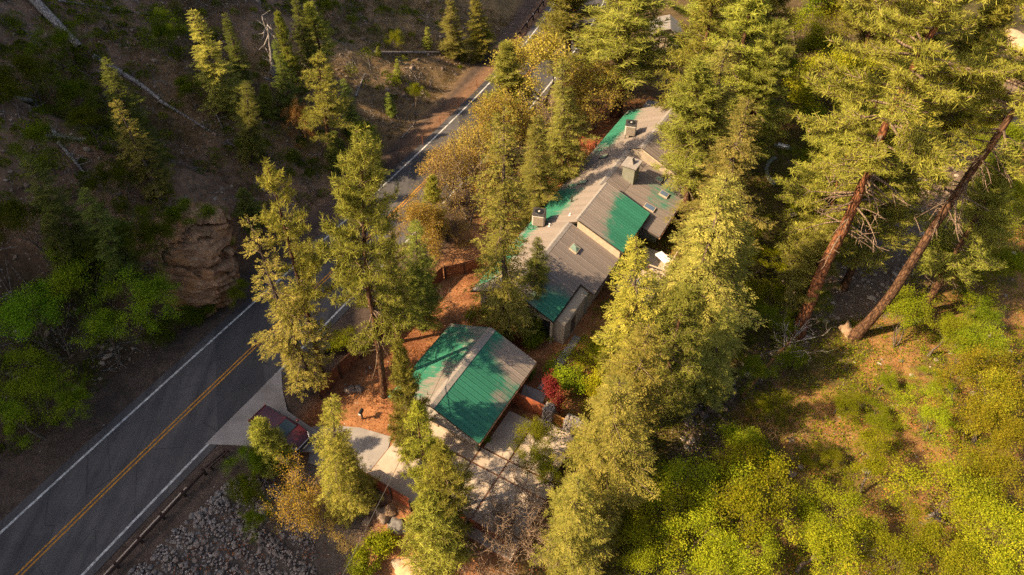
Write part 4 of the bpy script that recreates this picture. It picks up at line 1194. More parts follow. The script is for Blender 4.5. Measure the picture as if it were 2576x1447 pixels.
# stained wall beside the gate
w = MB(); abbox(w, 26.9, 27.05, -15.5, -12.75, -0.9, 0.75); wl = w.build('garden_wall', M['fence_red'], None)
tag(wl, 'rust-red panel wall between garage and the stone gate pillar', 'wall')
def rock_mesh(seed, sub=3, rough=0.28, flat=1.0, stretch=(1, 1, 1)):
    import bmesh
    bm = bmesh.new(); bmesh.ops.create_icosphere(bm, subdivisions=sub, radius=1.0)
    g = np.random.default_rng(seed); C = unit(g.normal(size=(9, 3))); cut = g.uniform(0.45, 0.9, 9)
    for v in bm.verts:
        p = np.array(v.co); 
        for c, q in zip(C, cut):
            t = p @ c
            if t > q: p = p - c * (t - q) * 0.85
        s = p * 2.1 + seed
        p = p * (1 + rough * 0.35 * (math.sin(s[0] * 2.3 + s[1]) * math.sin(s[1] * 1.9 - s[2]) + 0.5 * math.sin(s[2] * 5 + s[0] * 4)))
        v.co = (p[0] * stretch[0], p[1] * stretch[1], p[2] * stretch[2] * flat)
    me = bpy.data.meshes.new('rock'); bm.to_mesh(me); bm.free()
    return me
def smooth(me):
    for p in me.polygons: p.use_smooth = True
    return me
ROCK = [rock_mesh(i, 2) for i in range(6)]
ROCKS = [rock_mesh(20 + i, 1) for i in range(6)]
BOULD = [smooth(rock_mesh(40 + i, 3, .55)) for i in range(5)]
_rc = {}
def rock_obj(name, me, mat, loc, scale, parent=None, rot=None):
    key = me.name + mat.name
    if key not in _rc:
        m2 = me.copy(); m2.materials.clear(); m2.materials.append(mat); _rc[key] = m2
    return link(name, _rc[key], None, parent, loc, rot or (rng.uniform(-.4, .4), rng.uniform(-.4, .4), rng.uniform(0, 6.28)), scale)
def pillar(a, b, w, l, h, label):
    o = empty('stone_pillar', AB(a, b, -0.75)); m = MB(); abbox(m, a - l/2 + .05, a + l/2 - .05, b - w/2 + .05, b + w/2 - .05, -0.8, h - .05); m.build('core', M['rock_grey'], o)
    fixparent(o)
    z = -0.72
    while z < h:
        k = 0
        for (u0, fixed, isb) in ((-w/2, -l/2, True), (-w/2, l/2, True), (-l/2, -w/2, False), (-l/2, w/2, False)):
            u = u0
            while u < -u0:
                s = rng.uniform(.14, .24); c = AB(a + fixed, b + u, z) if isb else AB(a + u, b + fixed, z)
                rr = rock_obj('stone', ROCK[int(rng.integers(6))], M['rock_grey'], c - o.location, (s * .75, s * .75, s * .62), o); u += s * 1.25
        z += 0.22
    for i in np.arange(-w/2 + .1, w/2, .26):
        for j in np.arange(-l/2 + .1, l/2, .26):
            s = rng.uniform(.15, .2); rock_obj('stone', ROCK[int(rng.integers(6))], M['rock_grey'], AB(a + j, b + i, h) - o.location, (s, s, s * .6), o)
    tag(o, label, 'pillar', 'stone gate pillars'); return o
pillar(27.0, -12.35, 0.62, 0.62, 0.85, 'square stone gate pillar beside the red-leaved maple')
pillar(27.0, -10.15, 1.5, 0.62, 0.75, 'wider stone gate pillar on the creek side of the gate')
gt = empty('wooden_gate', AB(26.9, -11.45, -0.7))
for z in (-0.55, 0.42):
    m = MB(); m.bar(AB(26.9, -12.0, z), AB(26.9, -10.92, z), 0.06, 0.10); m.build('gate_rail', M['wood_gold'], gt)
for k in range(12):
    b = -11.93 + k * 0.0875; m = MB(); m.bar(AB(26.9, b, -0.50), AB(26.9, b, 0.37), 0.045, 0.035, (1, 0, 0)); m.build('slat', M['wood_gold'], gt)
for b in (-12.02, -10.9):
    m = MB(); m.bar(AB(26.9, b, -0.62), AB(26.9, b, 0.52), 0.08, 0.08, (1, 0, 0)); m.build('stile', M['wood_gold'], gt)
fixparent(gt); tag(gt, 'golden wooden slatted garden gate between two stone pillars', 'gate')

# ------------------------------------------------------------------ parked car (dark red SUV)
def car(p, hd, label):
    o = empty('parked_car', p, hd)
    t = NT('car_paint'); cp = t.done((0.058, 0.006, 0.010), 0.38, 0.5); t.bsdf.inputs['Coat Weight'].default_value = 0.35; t.bsdf.inputs['Coat Roughness'].default_value = 0.25
    # cross-sections along x (rear -2.3 .. front 2.35): (x, half width, z sill, z belt, z top, half width top)
    secs = [(-2.28, .70, .52, .95, 1.00, .62), (-2.22, .86, .36, 1.0, 1.12, .70), (-1.7, .92, .30, 1.04, 1.16, .78), (-0.6, .93, .28, 1.03, 1.13, .80), (0.6, .93, .28, 1.02, 1.10, .80),
            (1.05, .93, .28, 1.00, 1.07, .78), (1.6, .91, .30, .95, 1.02, .74), (2.05, .86, .34, .84, .93, .68), (2.28, .72, .42, .70, .76, .58), (2.34, .60, .5, .62, .65, .5)]
    m = MB(); K = 10
    for x, w, zs, zb, zt, wt in secs:
        m.v += [(x, -w * .93, zs), (x, -w, zs + .18), (x, -w, zb - .08), (x, -w * .97, zb), (x, -wt, zt), (x, wt, zt), (x, w * .97, zb), (x, w, zb - .08), (x, w, zs + .18), (x, w * .93, zs)]
    for i in range(len(secs) - 1):
        for j in range(K):
            k = (j + 1) % K; m.f.append((i*K+j, i*K+k, (i+1)*K+k, (i+1)*K+j))
    m.f.append(tuple(range(K - 1, -1, -1))); n = (len(secs)-1)*K; m.f.append(tuple(range(n, n + K)))
    body = m.build('body', cp, o, smooth=True)
    s = body.modifiers.new('subsurf', 'SUBSURF'); s.levels = 1; s.render_levels = 2
    # cabin: glass house with painted roof
    lo = [(-2.05, .78), (-1.2, .80), (0.35, .80), (1.15, .76)]; hi = [(-1.72, .62), (-1.2, .65), (-.15, .66), (0.28, .62)]
    m = MB(); ring_lo = [(x, -w, 1.08) for x, w in lo] + [(x, w, 1.05) for x, w in reversed(lo)]; ring_hi = [(x, -w, 1.60 if x > -1.6 else 1.56) for x, w in hi] + [(x, w, 1.60 if x > -1.6 else 1.56) for x, w in reversed(hi)]
    m.v += ring_lo + ring_hi; q = 8
    for i in range(q): m.f.append((i, (i+1) % q, q + (i+1) % q, q + i))
    m.f.append(tuple(range(q, 2*q))); m.f.append(tuple(range(q - 1, -1, -1)))
    cab = m.build('cabin', cp, o, bevel=0.04)
    def pane(name, pts, off):
        c = sum((Vector(p) for p in pts), Vector()) / len(pts); g = MB(); nv = (Vector(pts[1]) - Vector(pts[0])).cross(Vector(pts[2]) - Vector(pts[0])).normalized()
        if nv.dot(c - Vector((-.5, 0, 1.2))) < 0: nv = -nv
        q = [c + (Vector(p) - c) * .86 + nv * off for p in pts]; r = [p + nv * .012 for p in q]; g.hexa(q, r); g.build(name, M['glass'], cab)
    pane('windscreen', [(1.15, -.76, 1.06), (1.15, .76, 1.06), (.28, .62, 1.60), (.28, -.62, 1.60)], .006)
    pane('rear_window', [(-2.05, -.78, 1.06), (-2.05, .78, 1.06), (-1.72, .62, 1.56), (-1.72, -.62, 1.56)], .006)
    for sg in (-1, 1):
        pane('side_window', [(-.40, sg * .80, 1.07), (1.08, sg * .765, 1.06), (.26, sg * .625, 1.59), (-.40, sg * .66, 1.60)], .006)
        pane('side_window', [(-1.5, sg * .79, 1.07), (-.45, sg * .80, 1.07), (-.45, sg * .66, 1.60), (-1.45, sg * .64, 1.60)], .006)
        for z_ in (0,): 
            m = MB(); m.bar((-1.6, sg * .56, 1.645), (0.1, sg * .58, 1.645), 0.05, 0.04); m.build('roof_rail', M['steel_dark'], o)
        for y in (.14, .30, .44):
            m = MB(); m.bar((-1.6, sg * y, 1.607), (0.05, sg * y, 1.607), 0.05, 0.016); m.build('roof_rib', cp, cab)
        m = MB(); m.box(.72, .92, min(sg * .95, sg * 1.14), max(sg * .95, sg * 1.14), 1.02, 1.18); m.build('mirror', cp, o, bevel=0.03)
        m = MB(); m.hexa([(2.02, sg * .84, .72), (2.33, sg * .58, .66), (2.30, sg * .55, .80), (1.98, sg * .80, .88)], [(2.06, sg * .87, .72), (2.37, sg * .60, .66), (2.34, sg * .57, .81), (2.0, sg * .82, .90)]); m.build('headlight', M['white'], o)
        m = MB(); m.box(-2.30, -2.22, min(sg * .66, sg * .84), max(sg * .66, sg * .84), .75, 1.02); m.build('tail_light', M['fence_red'], o)
        for x in (-1.42, 1.42):
            m = MB(); m.tube((x, sg * .74, .34), (x, sg * .94, .34), .34, n=24); wh = m.build('wheel', M['black'], o, bevel=0.03)
            m = MB(); m.tube((x, sg * .938, .34), (x, sg * .952, .34), .21, n=16); m.build('rim', M['steel'], wh)
            m = MB(); m.box(-.12 + (-.2 if x < 0 else .25), .10 + (-.2 if x < 0 else .25), min(sg * .93, sg * .955), max(sg * .93, sg * .955), .86, .90); m.build('door_handle', cp, o)
    m = MB(); m.box(2.33, 2.37, -.48, .48, .52, .64); m.build('grille', M['black'], o)
    m = MB(); m.bar((2.33, -.58, .68), (2.33, .58, .68), .05, .05); m.build('chrome_strip', M['steel'], o)
    m = MB(); m.box(2.20, 2.44, -.80, .80, .30, .47); m.build('front_bumper', M['steel_dark'], o, bevel=0.05)
    m = MB(); m.box(-2.40, -2.2, -.82, .82, .32, .50); m.build('rear_bumper', M['steel_dark'], o, bevel=0.05)
    m = MB(); m.box(2.441, 2.452, -.22, .22, .36, .46); m.build('number_plate', M['white'], o)
    tag(o, label, 'car'); return o
c0 = at(652, 1043, 0.9); c1 = at(757, 1112, 0.7); hd = math.atan2(c1.y - c0.y, c1.x - c0.x); cc = (c0 + c1) / 2
car((cc.x, cc.y, 0.025), hd, 'dark red car parked on the concrete pull-out beside the road')

# ------------------------------------------------------------------ guardrails and road posts
def guardrail(ys, d, label, end_marker=False, posts_white=False, side=-1):
    root = empty('guardrail', road_pt(ys[0], d, 0)); pts = [road_pt(y, d, 0) for y in ys]
    for p, q in zip(pts[:-1], pts[1:]):
        dv = (q - p).normalized(); nv = Vector((-dv.y, dv.x, 0)) * -side
        m = MB()
        prof = [(0.0, .44), (.07, .50), (.0, .565), (.0, .60), (.07, .665), (.0, .73)]
        A = [p + nv * x + Vector((0, 0, z)) for x, z in prof]; B = [q + nv * x + Vector((0, 0, z)) for x, z in prof]
        n = len(m.v); k = len(prof); m.v += [tuple(v) for v in A + B]
        for j in range(k - 1): m.f.append((n+j, n+j+1, n+k+j+1, n+k+j))
        th = -nv * .02
        n = len(m.v); m.v += [tuple(v + th) for v in A + B]
        for j in range(k - 1): m.f.append((n+k+j, n+k+j+1, n+j+1, n+j))
        m.f.append((n - 2*k + k - 1, n + k - 1, n + 2*k - 1, n - 1)); 
        m.build('rail', M['rust'], root)
    for p, q in zip(pts, pts[1:] + [pts[-1] + (pts[-1] - pts[-2])]):
        dv = (q - p).normalized(); nv = Vector((-dv.y, dv.x, 0)) * -side
        m = MB(); c = p - nv * .14; m.bar((c.x, c.y, -.3), (c.x, c.y, .76), .16, .18, dv); po_ = m.build('post', M['rust'], root)
        m = MB(); m.bar(p - nv * .055 + Vector((0, 0, .48)), p - nv * .055 + Vector((0, 0, .70)), .10, .09, dv); m.build('block', M['fence_post'], po_)
        if posts_white and int(round(p.y)) % 2 == 0:
            m = MB(); m.bar(c + Vector((0, 0, .77)), c + Vector((0, 0, 1.0)), .06, .10, dv); m.build('reflector', M['white'], po_)
    fixparent(root); tag(root, label, 'guardrail', 'guardrails'); return root
gy = [float(v) for v in np.arange(7.5, 30.5, 1.62)]
# near rail on the creek side: its end lies beside the pull-out
g0 = on_ground(512, 1178); y_end = None
ys_near = []
yy = 30.0
tgt = at(505, 1180, .55)
best = min(np.arange(10, 45, .05), key=lambda v: (road_pt(v, -8.9, .55) - tgt).length); 
guardrail([best - 1.65 * i for i in range(13)][::-1], -8.9, 'rusty steel guardrail above the stone-covered bank', side=1)
# flared end boards of that rail
e = road_pt(best, -8.9, 0); dv = (road_pt(best + 1, -8.9, 0) - e).normalized(); o = empty('rail_end', e + dv * .15)
nv = Vector((-dv.y, dv.x, 0))
for s in (-.10, .12):
    m = MB(); m.bar(e + dv * .2 + nv * s + Vector((0, 0, .6)), e + dv * 1.9 + nv * (s - .10) + Vector((0, 0, .42)), .09, .12); m.build('end_board', M['fence_post'], o)
m = MB(); m.bar(e + dv * 1.95 - nv * .28 + Vector((0, 0, .5)), e + dv * 1.95 + nv * .12 + Vector((0, 0, .5)), .14, .24); m.build('end_block', M['rust'], o)
for s in (.5, 1.6):
    c = e + dv * s; m = MB(); m.bar((c.x, c.y, -.2), (c.x, c.y, .45), .14, .14, dv); m.build('post', M['rust'], o)
fixparent(o); tag(o, 'flared dark end section of the guardrail near the pull-out', 'guardrail end')
kb = MB(); n_ = int((best - 1.0 + 8) / 1.5)
ysk = [best - 1.2 - i * 1.5 for i in range(16)]
for y0, y1 in zip(ysk[1:], ysk[:-1]):
    a, b, c, d_ = road_pt(y0, -8.35), road_pt(y1, -8.35), road_pt(y1, -8.58), road_pt(y0, -8.58)
    kb.prism([d_, c, b, a], -.1, .13)
kind(kb.build('kerb', M['concrete'], None), 'structure')
# far rail on the hill side with white-topped posts and a striped marker
fy = [float(v) for v in np.arange(87.5, 125, 2.6)]
guardrail(fy, 1.5, 'dark far guardrail with white reflectors on the hill side', posts_white=True, side=-1)
mk = empty('marker_post', road_pt(86.2, 1.5, 0)); bp = road_pt(86.2, 1.5, 0)
m = MB(); m.bar(bp + Vector((0, 0, -.1)), bp + Vector((0, 0, 1.0)), .07, .07, (1, 0, 0)); m.build('post', M['rust'], mk)
for k in range(6):
    m = MB(); z = .35 + k * .15; m.bar(bp + Vector((0, -.06, z)), bp + Vector((0, -.06, z + .148)), .34, .02, (0, 1, 0)); m.build('stripe', M['orange_paint'] if k % 2 == 0 else M['black'], mk)
fixparent(mk); tag(mk, 'orange and black striped marker at the end of the far guardrail', 'road marker')
for i, (px, py) in enumerate([(1242, 172), (1200, 221), (1154, 269), (1108, 317), (1064, 366)]):
    p = on_ground(px, py); m = MB(); m.bar((0, 0, -.15), (0, 0, 1.15), .09, .07, (1, 0, 0)); o = m.build('marker_post', M['rust_light'], None, loc=p)
    nm = ['topmost, half under the pine', 'second from the top', 'third from the top', 'fourth from the top', 'lowest, in deep shade'][i]
    tag(o, 'rusty post on the hill edge of the road, ' + nm, 'post', 'rusty roadside posts')
p = on_ground(622, 1160); o = empty('marker_post', p)
m = MB(); m.bar((0, 0, 0), (0, 0, .95), .05, .05, (1, 0, 0)); m.build('stake', M['teal_paint'], o)
m = MB(); m.bar((0, -.04, .7), (0, -.04, 1.0), .14, .02, (0, 1, 0)); m.build('plate', M['teal_paint'], o)
tag(o, 'small teal marker stake between guardrail end and green shrub', 'marker')

# ------------------------------------------------------------------ riprap bank
rp = empty('riprap_bank', on_ground(560, 1380)); tag(rp, 'bank of piled grey stones below the guardrail', 'stone bank')
def in_poly(px, py, poly):
    ins = np.zeros(len(px), bool); n = len(poly)
    for i in range(n):
        x0, y0 = poly[i]; x1, y1 = poly[(i + 1) % n]
        c = ((y0 > py) != (y1 > py)) & (px < (x1 - x0) * (py - y0) / (y1 - y0 + 1e-12) + x0); ins ^= c
    return ins
rpoly = [tuple(on_ground(x, y)[:2]) for x, y in ((600, 1195), (680, 1215), (745, 1265), (790, 1350), (800, 1470), (800, 1560), (250, 1560), (320, 1446), (450, 1330))]
rx = np.array([p[0] for p in rpoly]); ry = np.array([p[1] for p in rpoly])
cand = []
x = rx.min()
while x < rx.max():
    y = ry.min()
    while y < ry.max():
        cand.append((x + rng.uniform(-.09, .09), y + rng.uniform(-.09, .09))); y += .135
    x += .135
cand = np.array(cand); cand = cand[in_poly(cand[:, 0], cand[:, 1], rpoly)]
cz = H(cand[:, 0], cand[:, 1]); rowshift = np.sin(cand[:, 0] * 2.1 + cand[:, 1] * 3.9) * .10
sizes = np.clip(rng.lognormal(-2.42, .42, len(cand)), .05, .30)
vis = np.where((np.abs(cand[:, 0]) < .75 * .7071 * (cand[:, 1] + CAMZ - cz)) & (cand[:, 1] > (CAMZ - cz) * .405))[0]
order = vis[np.argsort(-sizes[vis])]; bigs = set(order[:300].tolist())
def stones_mesh(name, P, S, mes, g, tints=None, flat=.75):
    Vs, Fs, T = [], [], []; off = 0
    base = []
    for me in mes:
        v = np.empty(len(me.vertices) * 3); me.vertices.foreach_get('co', v); f = np.empty(len(me.loops), int); me.loops.foreach_get('vertex_index', f); base.append((v.reshape(-1, 3), f.reshape(-1, 3)))
    for i in range(len(P)):
        v, f = base[int(g.integers(len(base)))]
        a = g.uniform(0, 6.28); c, s = math.cos(a), math.sin(a); b = g.uniform(-.5, .5); cb, sb = math.cos(b), math.sin(b)
        sc = S[i] * np.array([g.uniform(.85, 1.3), g.uniform(.7, 1.0), g.uniform(.6, 1.0) * flat])
        w = v * sc; w = np.stack([w[:, 0], w[:, 1] * cb - w[:, 2] * sb, w[:, 1] * sb + w[:, 2] * cb], 1); w = np.stack([w[:, 0] * c - w[:, 1] * s, w[:, 0] * s + w[:, 1] * c, w[:, 2]], 1)
        Vs.append(w + P[i]); Fs.append(f + off); off += len(v); T.append(np.full(len(v), g.uniform(0, 1)))
    return npmesh(name, np.concatenate(Vs), np.concatenate(Fs), {'tint': np.concatenate(T)})
rest = np.array([i for i in range(len(cand)) if i not in bigs])
P = np.stack([cand[rest, 0], cand[rest, 1], cz[rest] + rowshift[rest] + .02], 1)
o = link('stones', stones_mesh('stones', P, sizes[rest], ROCKS, rng), M['stones_riprap'], rp); kind(o, 'stuff')
for i in sorted(bigs):
    s = sizes[i] * 1.15; rock_obj('stone', ROCKS[i % 6], M['rock_grey'], Vector((cand[i, 0], cand[i, 1], cz[i] + rowshift[i] + .07)) - rp.location, (s, s * .85, s * .75), rp)
for c in rp.children:
    if c.name.startswith('stones'): c.matrix_parent_inverse = Matrix.Translation(-rp.location)
pb = empty('corrugated_pipe', on_ground(663, 1292) + Vector((0, 0, .1)), R(20)); m = MB()
for k in range(6): m.tube((0, -.5 + k * .16, .1), (0, -.42 + k * .16, .1), .26, .29, 14, False); m.tube((0, -.42 + k * .16, .1), (0, -.34 + k * .16, .1), .29, .26, 14, False)
m.build('pipe', M['galvanised'], pb, True); tag(pb, 'grey corrugated pipe end sticking out of the stone bank', 'pipe')

# ------------------------------------------------------------------ boulders
def boulder(px, py, r, mat, label, group='boulders', flat=.8, i=0):
    p = on_ground(px, py); p.z += r * .25
    o = rock_obj('boulder', BOULD[i % 5], M[mat], p, (r, r * .85, r * flat)); tag(o, label, 'boulder', group); return o
for k, (px, py, r, lab) in enumerate([(968, 1300, .75, 'round tan boulder under the red-brown fence'), (1000, 1330, .8, 'largest grey boulder, lowest under the red-brown fence'), (945, 1275, .6, 'tan boulder nearest the left end of the red fence'), (985, 1285, .55, 'small boulder wedged behind the round tan one'),
        (925, 1310, .5, 'low boulder left of the round tan one'), (880, 985, .55, 'square tan boulder in the shade below the brown fence'), (905, 980, .45, 'smaller tan boulder touching the square one below the fence'), (2132, 838, 1.0, 'rounded tan boulder at the foot of the leaning pine'), (2025, 850, .6, 'pale stone at the foot of the big red pine'),
        (2352, 1300, .5, 'single grey stone in the sunny litter by the green tree'), (1990, 1195, .4, 'grey boulder in the sunlit leaf litter patch'), (2178, 1185, .4, 'white-grey stone under the bare shrub bank'), (1045, 1440, 1.6, 'broad pale slab rock at the bottom edge'), (1010, 1425, .9, 'pale slab rock beside the bright green bush')]):
    boulder(px, py, r, 'rock_pale' if k >= 12 else ('rock_grey' if k in (1, 8, 9, 11) else 'rock_warm'), lab, i=k, flat=.35 if k >= 12 else .75)
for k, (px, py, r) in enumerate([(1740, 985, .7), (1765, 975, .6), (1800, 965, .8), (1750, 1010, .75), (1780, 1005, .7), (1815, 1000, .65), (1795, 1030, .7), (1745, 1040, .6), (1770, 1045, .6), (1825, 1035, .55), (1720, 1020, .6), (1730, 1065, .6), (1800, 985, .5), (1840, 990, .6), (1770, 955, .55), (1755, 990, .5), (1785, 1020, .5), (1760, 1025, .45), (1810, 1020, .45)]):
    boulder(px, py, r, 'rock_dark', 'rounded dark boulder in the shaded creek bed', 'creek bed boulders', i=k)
o = rock_obj('boulder', BOULD[2], M['rock_pale'], on_ground(2555, 130) + Vector((2, 0, -.5)), (5.5, 4.5, 3.6)); tag(o, 'large pale sunlit rock at the upper right edge', 'boulder', 'boulders')
o = rock_obj('boulder', BOULD[3], M['rock_pale'], on_ground(2560, 215) + Vector((3, 0, -.5)), (4.5, 3.0, 2.4)); tag(o, 'lower pale rock at the upper right edge', 'boulder', 'boulders')
o = rock_obj('boulder', BOULD[1], M['rock_warm'], on_ground(1219, 486), (.4, .35, .35)); tag(o, 'pale stone lying on the hill by the dark guardrail', 'boulder', 'boulders')

# ------------------------------------------------------------------ sandstone outcrop above the road
def outcrop():
    nu, nv_ = 70, 84
    bot = [on_ground(300, 705), on_ground(410, 760), on_ground(515, 800), on_ground(565, 770), on_ground(600, 735)]
    q = on_ground(560, 470); top = [on_ground(330, 600), on_ground(400, 535), on_ground(470, 490), on_ground(535, 465), on_ground(585, 455)]
    bulge = [0.5, 2.0, 3.0, 2.2, 0.6]
    def ev(l, t):
        x = t * (len(l) - 1); i = min(int(x), len(l) - 2); f = x - i; f = f * f * (3 - 2 * f); return l[i] * (1 - f) + l[i + 1] * f
    V = np.zeros((nv_ + 1, nu + 1, 3))
    for j in range(nv_ + 1):
        for i in range(nu + 1):
            t, s = i / nu, j / nv_
            a, b = ev([np.array(p) for p in bot], t), ev([np.array(p) for p in top], t)
            k = s ** 0.8
            p = a * (1 - s) + b * s; p[2] = a[2] - .4 + (b[2] - a[2] + .4) * (1 - (1 - s) ** 1.7)
            bl = ev([np.array([x]) for x in bulge], t)[0]
            out = np.array([0.82, -0.57, 0.0])
            lay = (p[2] * 1.5 + p[0] * .55 + p[1] * .25); st = (lay % 1.0)
            p = p + out * (bl * math.sin(math.pi * min(1, s * 1.15)) ** .8 + .55 * (st ** .6 - .5) * math.sin(math.pi * s) ** .3)
            V[j, i] = p
    X = V[..., 0] * .5; Y = V[..., 2] * .5 + V[..., 1] * .3
    n = fbm(X * 1.2, Y * 1.2, 71, 5); blk = np.round(fbm(X * .7 + 3, Y * .7, 83, 2) * 4) / 4; n = n * .5 + blk * 1.3; V[..., 0] += .8 * n; V[..., 1] -= .55 * n
    cr = np.abs(fbm(X * .45 + 9, Y * .45, 77, 3)); V[..., 0] -= .7 * (cr < .05); V[..., 1] += .5 * (cr < .05)
    k = np.arange((nv_ + 1) * (nu + 1)).reshape(nv_ + 1, nu + 1)
    F = np.stack([k[:-1, :-1], k[:-1, 1:], k[1:, 1:], k[1:, :-1]], -1).reshape(-1, 4)
    # back side sunk in the hill
    B = V + np.array([-3.0, 1.6, -2.5]); F2 = F[:, ::-1] + V.shape[0] * V.shape[1]
    VV = np.concatenate([V.reshape(-1, 3), B.reshape(-1, 3)]); FF = np.concatenate([F, F2])
    o = link('rock_outcrop', npmesh('rock_outcrop', VV, FF, None, False), M['sandstone']); tag(o, 'layered brown sandstone outcrop rising straight from the shaded roadside', 'rock')
outcrop()

# ------------------------------------------------------------------ fallen logs and dead wood
def log(pts, r0, r1, label, mat='deadwood', branches=0, name='fallen_log', lift=0.8):
    P = [on_ground(*p) for p in pts]; n = 6; S = []; Q = []
    for a, b in zip(P[:-1], P[1:]):
        for k in range(n): Q.append(a.lerp(b, k / n))
    Q.append(P[-1]); m = len(Q)
    root = empty(name, P[0])
    if len(pts) <= 3 and label.find('forked') < 0:        # a straight stem that rests on its ends
        a, b = Q[0].copy(), Q[-1].copy(); sag = 0.0
        for i in range(m):
            Q[i] = a.lerp(b, i / (m - 1)); sag = max(sag, hz(Q[i].x, Q[i].y) - Q[i].z)
        for q in Q: q.z += min(sag, .35) * .7
    for i, q in enumerate(Q): q.z += (r0 + (r1 - r0) * i / m) * lift
    for i in range(m - 1):
        ra, rb = r0 + (r1 - r0) * i / m, r0 + (r1 - r0) * (i + 1) / m; S.append([*(Q[i] - P[0]), *(Q[i + 1] - P[0]), ra, rb])
    V, F = seg_mesh('log', S, 9); link('stem', npmesh('log', V, F, None, True), M[mat], root)
    if branches:
        B = []
        for k in range(branches):
            i = int(rng.integers(1, m)); p = np.array(Q[i] - P[0]); d = unit(np.array([rng.normal(), rng.normal(), abs(rng.normal()) * .6])); L = rng.uniform(.5, 2.0)
            for q in range(3):
                e = p + d * L / 3; B.append([*p, *e, .035 * (1 - q / 3.5), .035 * (1 - (q + 1) / 3.5)]); p = e; d = unit(d + rng.normal(0, .3, 3))
        V, F = seg_mesh('branches', B, 4); kind(link('branches', npmesh('branches', V, F), M[mat], root), 'stuff')
    tag(root, label, 'log', 'fallen logs'); return root
log([(75, -5), (130, 55), (205, 128)], .46, .34, 'thick pale fallen log reaching in from the top left corner')
log([(240, 150), (300, 185), (345, 213)], .26, .22, 'short piece of pale log half under the dark fir', branches=3)
log([(345, 213), (405, 258)], .20, .17, 'upper broken piece of the long pale log on the hillside')
log([(405, 262), (500, 318), (592, 375)], .17, .08, 'long thin pale fallen trunk on the shaded hillside', branches=8)
log([(30, 248), (90, 262), (130, 330), (155, 350)], .24, .16, 'grey forked log in the shade at the left edge', branches=5)
log([(95, 345), (150, 350), (222, 357)], .20, .14, 'grey log lying crosswise in the shade at the left', branches=3)
log([(150, 365), (185, 410), (215, 440)], .17, .08, 'dark broken log below the crosswise one', branches=8)
log([(940, 137), (1010, 140), (1105, 136)], .16, .12, 'dark straight log lying across the dry grass slope')
log([(665, 200), (700, 215), (742, 228)], .10, .05, 'thin dead branchy trunk on the slope behind the firs', branches=14)
log([(895, 250), (915, 205), (920, 190)], .12, .05, 'pale dead stick leaning on the upper slope', branches=3)
log([(545, 290), (560, 330), (580, 372)], .07, .03, 'thin grey dead stem beside the long pale trunk', branches=10)
log([(150, 10), (260, 30), (390, 45)], .10, .05, 'thin dark fallen stem along the top left slope', branches=6)
log([(1010, 350), (1035, 318), (1050, 305)], .07, .02, 'bleached dead branch beside the road', branches=7)
# standing dead trunk on the slope
def snag(base, top, r, label, mat='deadwood', br=10, crown=False, lean=.6):
    p = on_ground(*base); rr = ray(*top); z = CAMZ + rr[2] / rr[1] * p[1]; x = rr[0] / rr[1] * p[1]; tp = Vector((x, p.y, z)) - p
    o = empty('dead_tree', p); S = []
    for k in range(8):
        a, b = tp * (k / 8), tp * ((k + 1) / 8); S.append([*a, *b, r * (1 - k / 9), r * (1 - (k + 1) / 9)])
    V, F = seg_mesh('t', S, 8); link('trunk', npmesh('dead_trunk', V, F, None, True), M[mat], o); B = []
    def tw(p_, d, L, rad, lv):
        for q in range(3):
            e = p_ + d * L / 3; B.append([*p_, *e, rad, rad * .8]); p_ = e; rad *= .8; d = unit(d + rng.normal(0, .22, 3))
            if lv < 2 and rng.uniform() < .75: tw(p_, unit(d + rng.normal(0, .6, 3)), L * .6, rad * .7, lv + 1)
    for k in range(br):
        s = rng.uniform(.45, 1) if crown else rng.uniform(.15, 1); d = unit(rng.normal(size=3) + np.array(tp.normalized()) * (.9 if crown else .2)); tw(np.array(tp * s), d, rng.uniform(.8, 2.2) * (1.3 if crown else .8), r * .28, 0 if crown else 1)
    V, F = seg_mesh('b', B, 4); kind(link('branches', npmesh('dead_branches', V, F), M[mat], o), 'stuff'); tag(o, label, 'tree', 'dead trees'); return o
snag((690, 190), (672, 55), .35, 'bare grey dead trunk standing behind the firs on the slope', br=8)
# leaning dead pine by the creek
p0 = on_ground(1866, 1000); p1 = on_ground(2000, 862) + Vector((0, 0, 1.2)); o = empty('dead_tree', p0); S = []; tp = p1 - p0
for k in range(8):
    a, b = tp * (k / 8), tp * ((k + 1) / 8); a = a + Vector((0, 0, .9 * math.sin(k / 8 * 3.14))); b = b + Vector((0, 0, .9 * math.sin((k + 1) / 8 * 3.14))); S.append([*a, *b, .20 * (1 - k / 11), .20 * (1 - (k + 1) / 11)])
V, F = seg_mesh('t', S, 8); link('trunk', npmesh('leaning_trunk', V, F, None, True), M['bark_pine'], o); B = []
def tw(p_, d, L, rad, lv):
    for q in range(3):
        e = p_ + d * L / 3; B.append([*p_, *e, rad, rad * .8]); p_ = e; rad *= .8; d = unit(d + rng.normal(0, .25, 3))
        if lv < 2 and rng.uniform() < .8: tw(p_, unit(d + rng.normal(0, .6, 3)), L * .6, rad * .7, lv + 1)
for k in range(14):
    s = .55 + .45 * k / 13; dd = np.array(tp.normalized()); tw(np.array(tp * s) + np.array([0, 0, .9 * math.sin(s * 3.14)]), unit(dd * rng.uniform(-.2, .9) + rng.normal(0, .55, 3) + np.array([0, 0, .3])), rng.uniform(1.2, 2.6), .055, 0)
V, F = seg_mesh('b', B, 4); kind(link('branches', npmesh('leaning_branches', V, F), M['deadwood'], o), 'stuff'); tag(o, 'leaning dead pine with bare twigs over the creek', 'tree', 'dead trees')

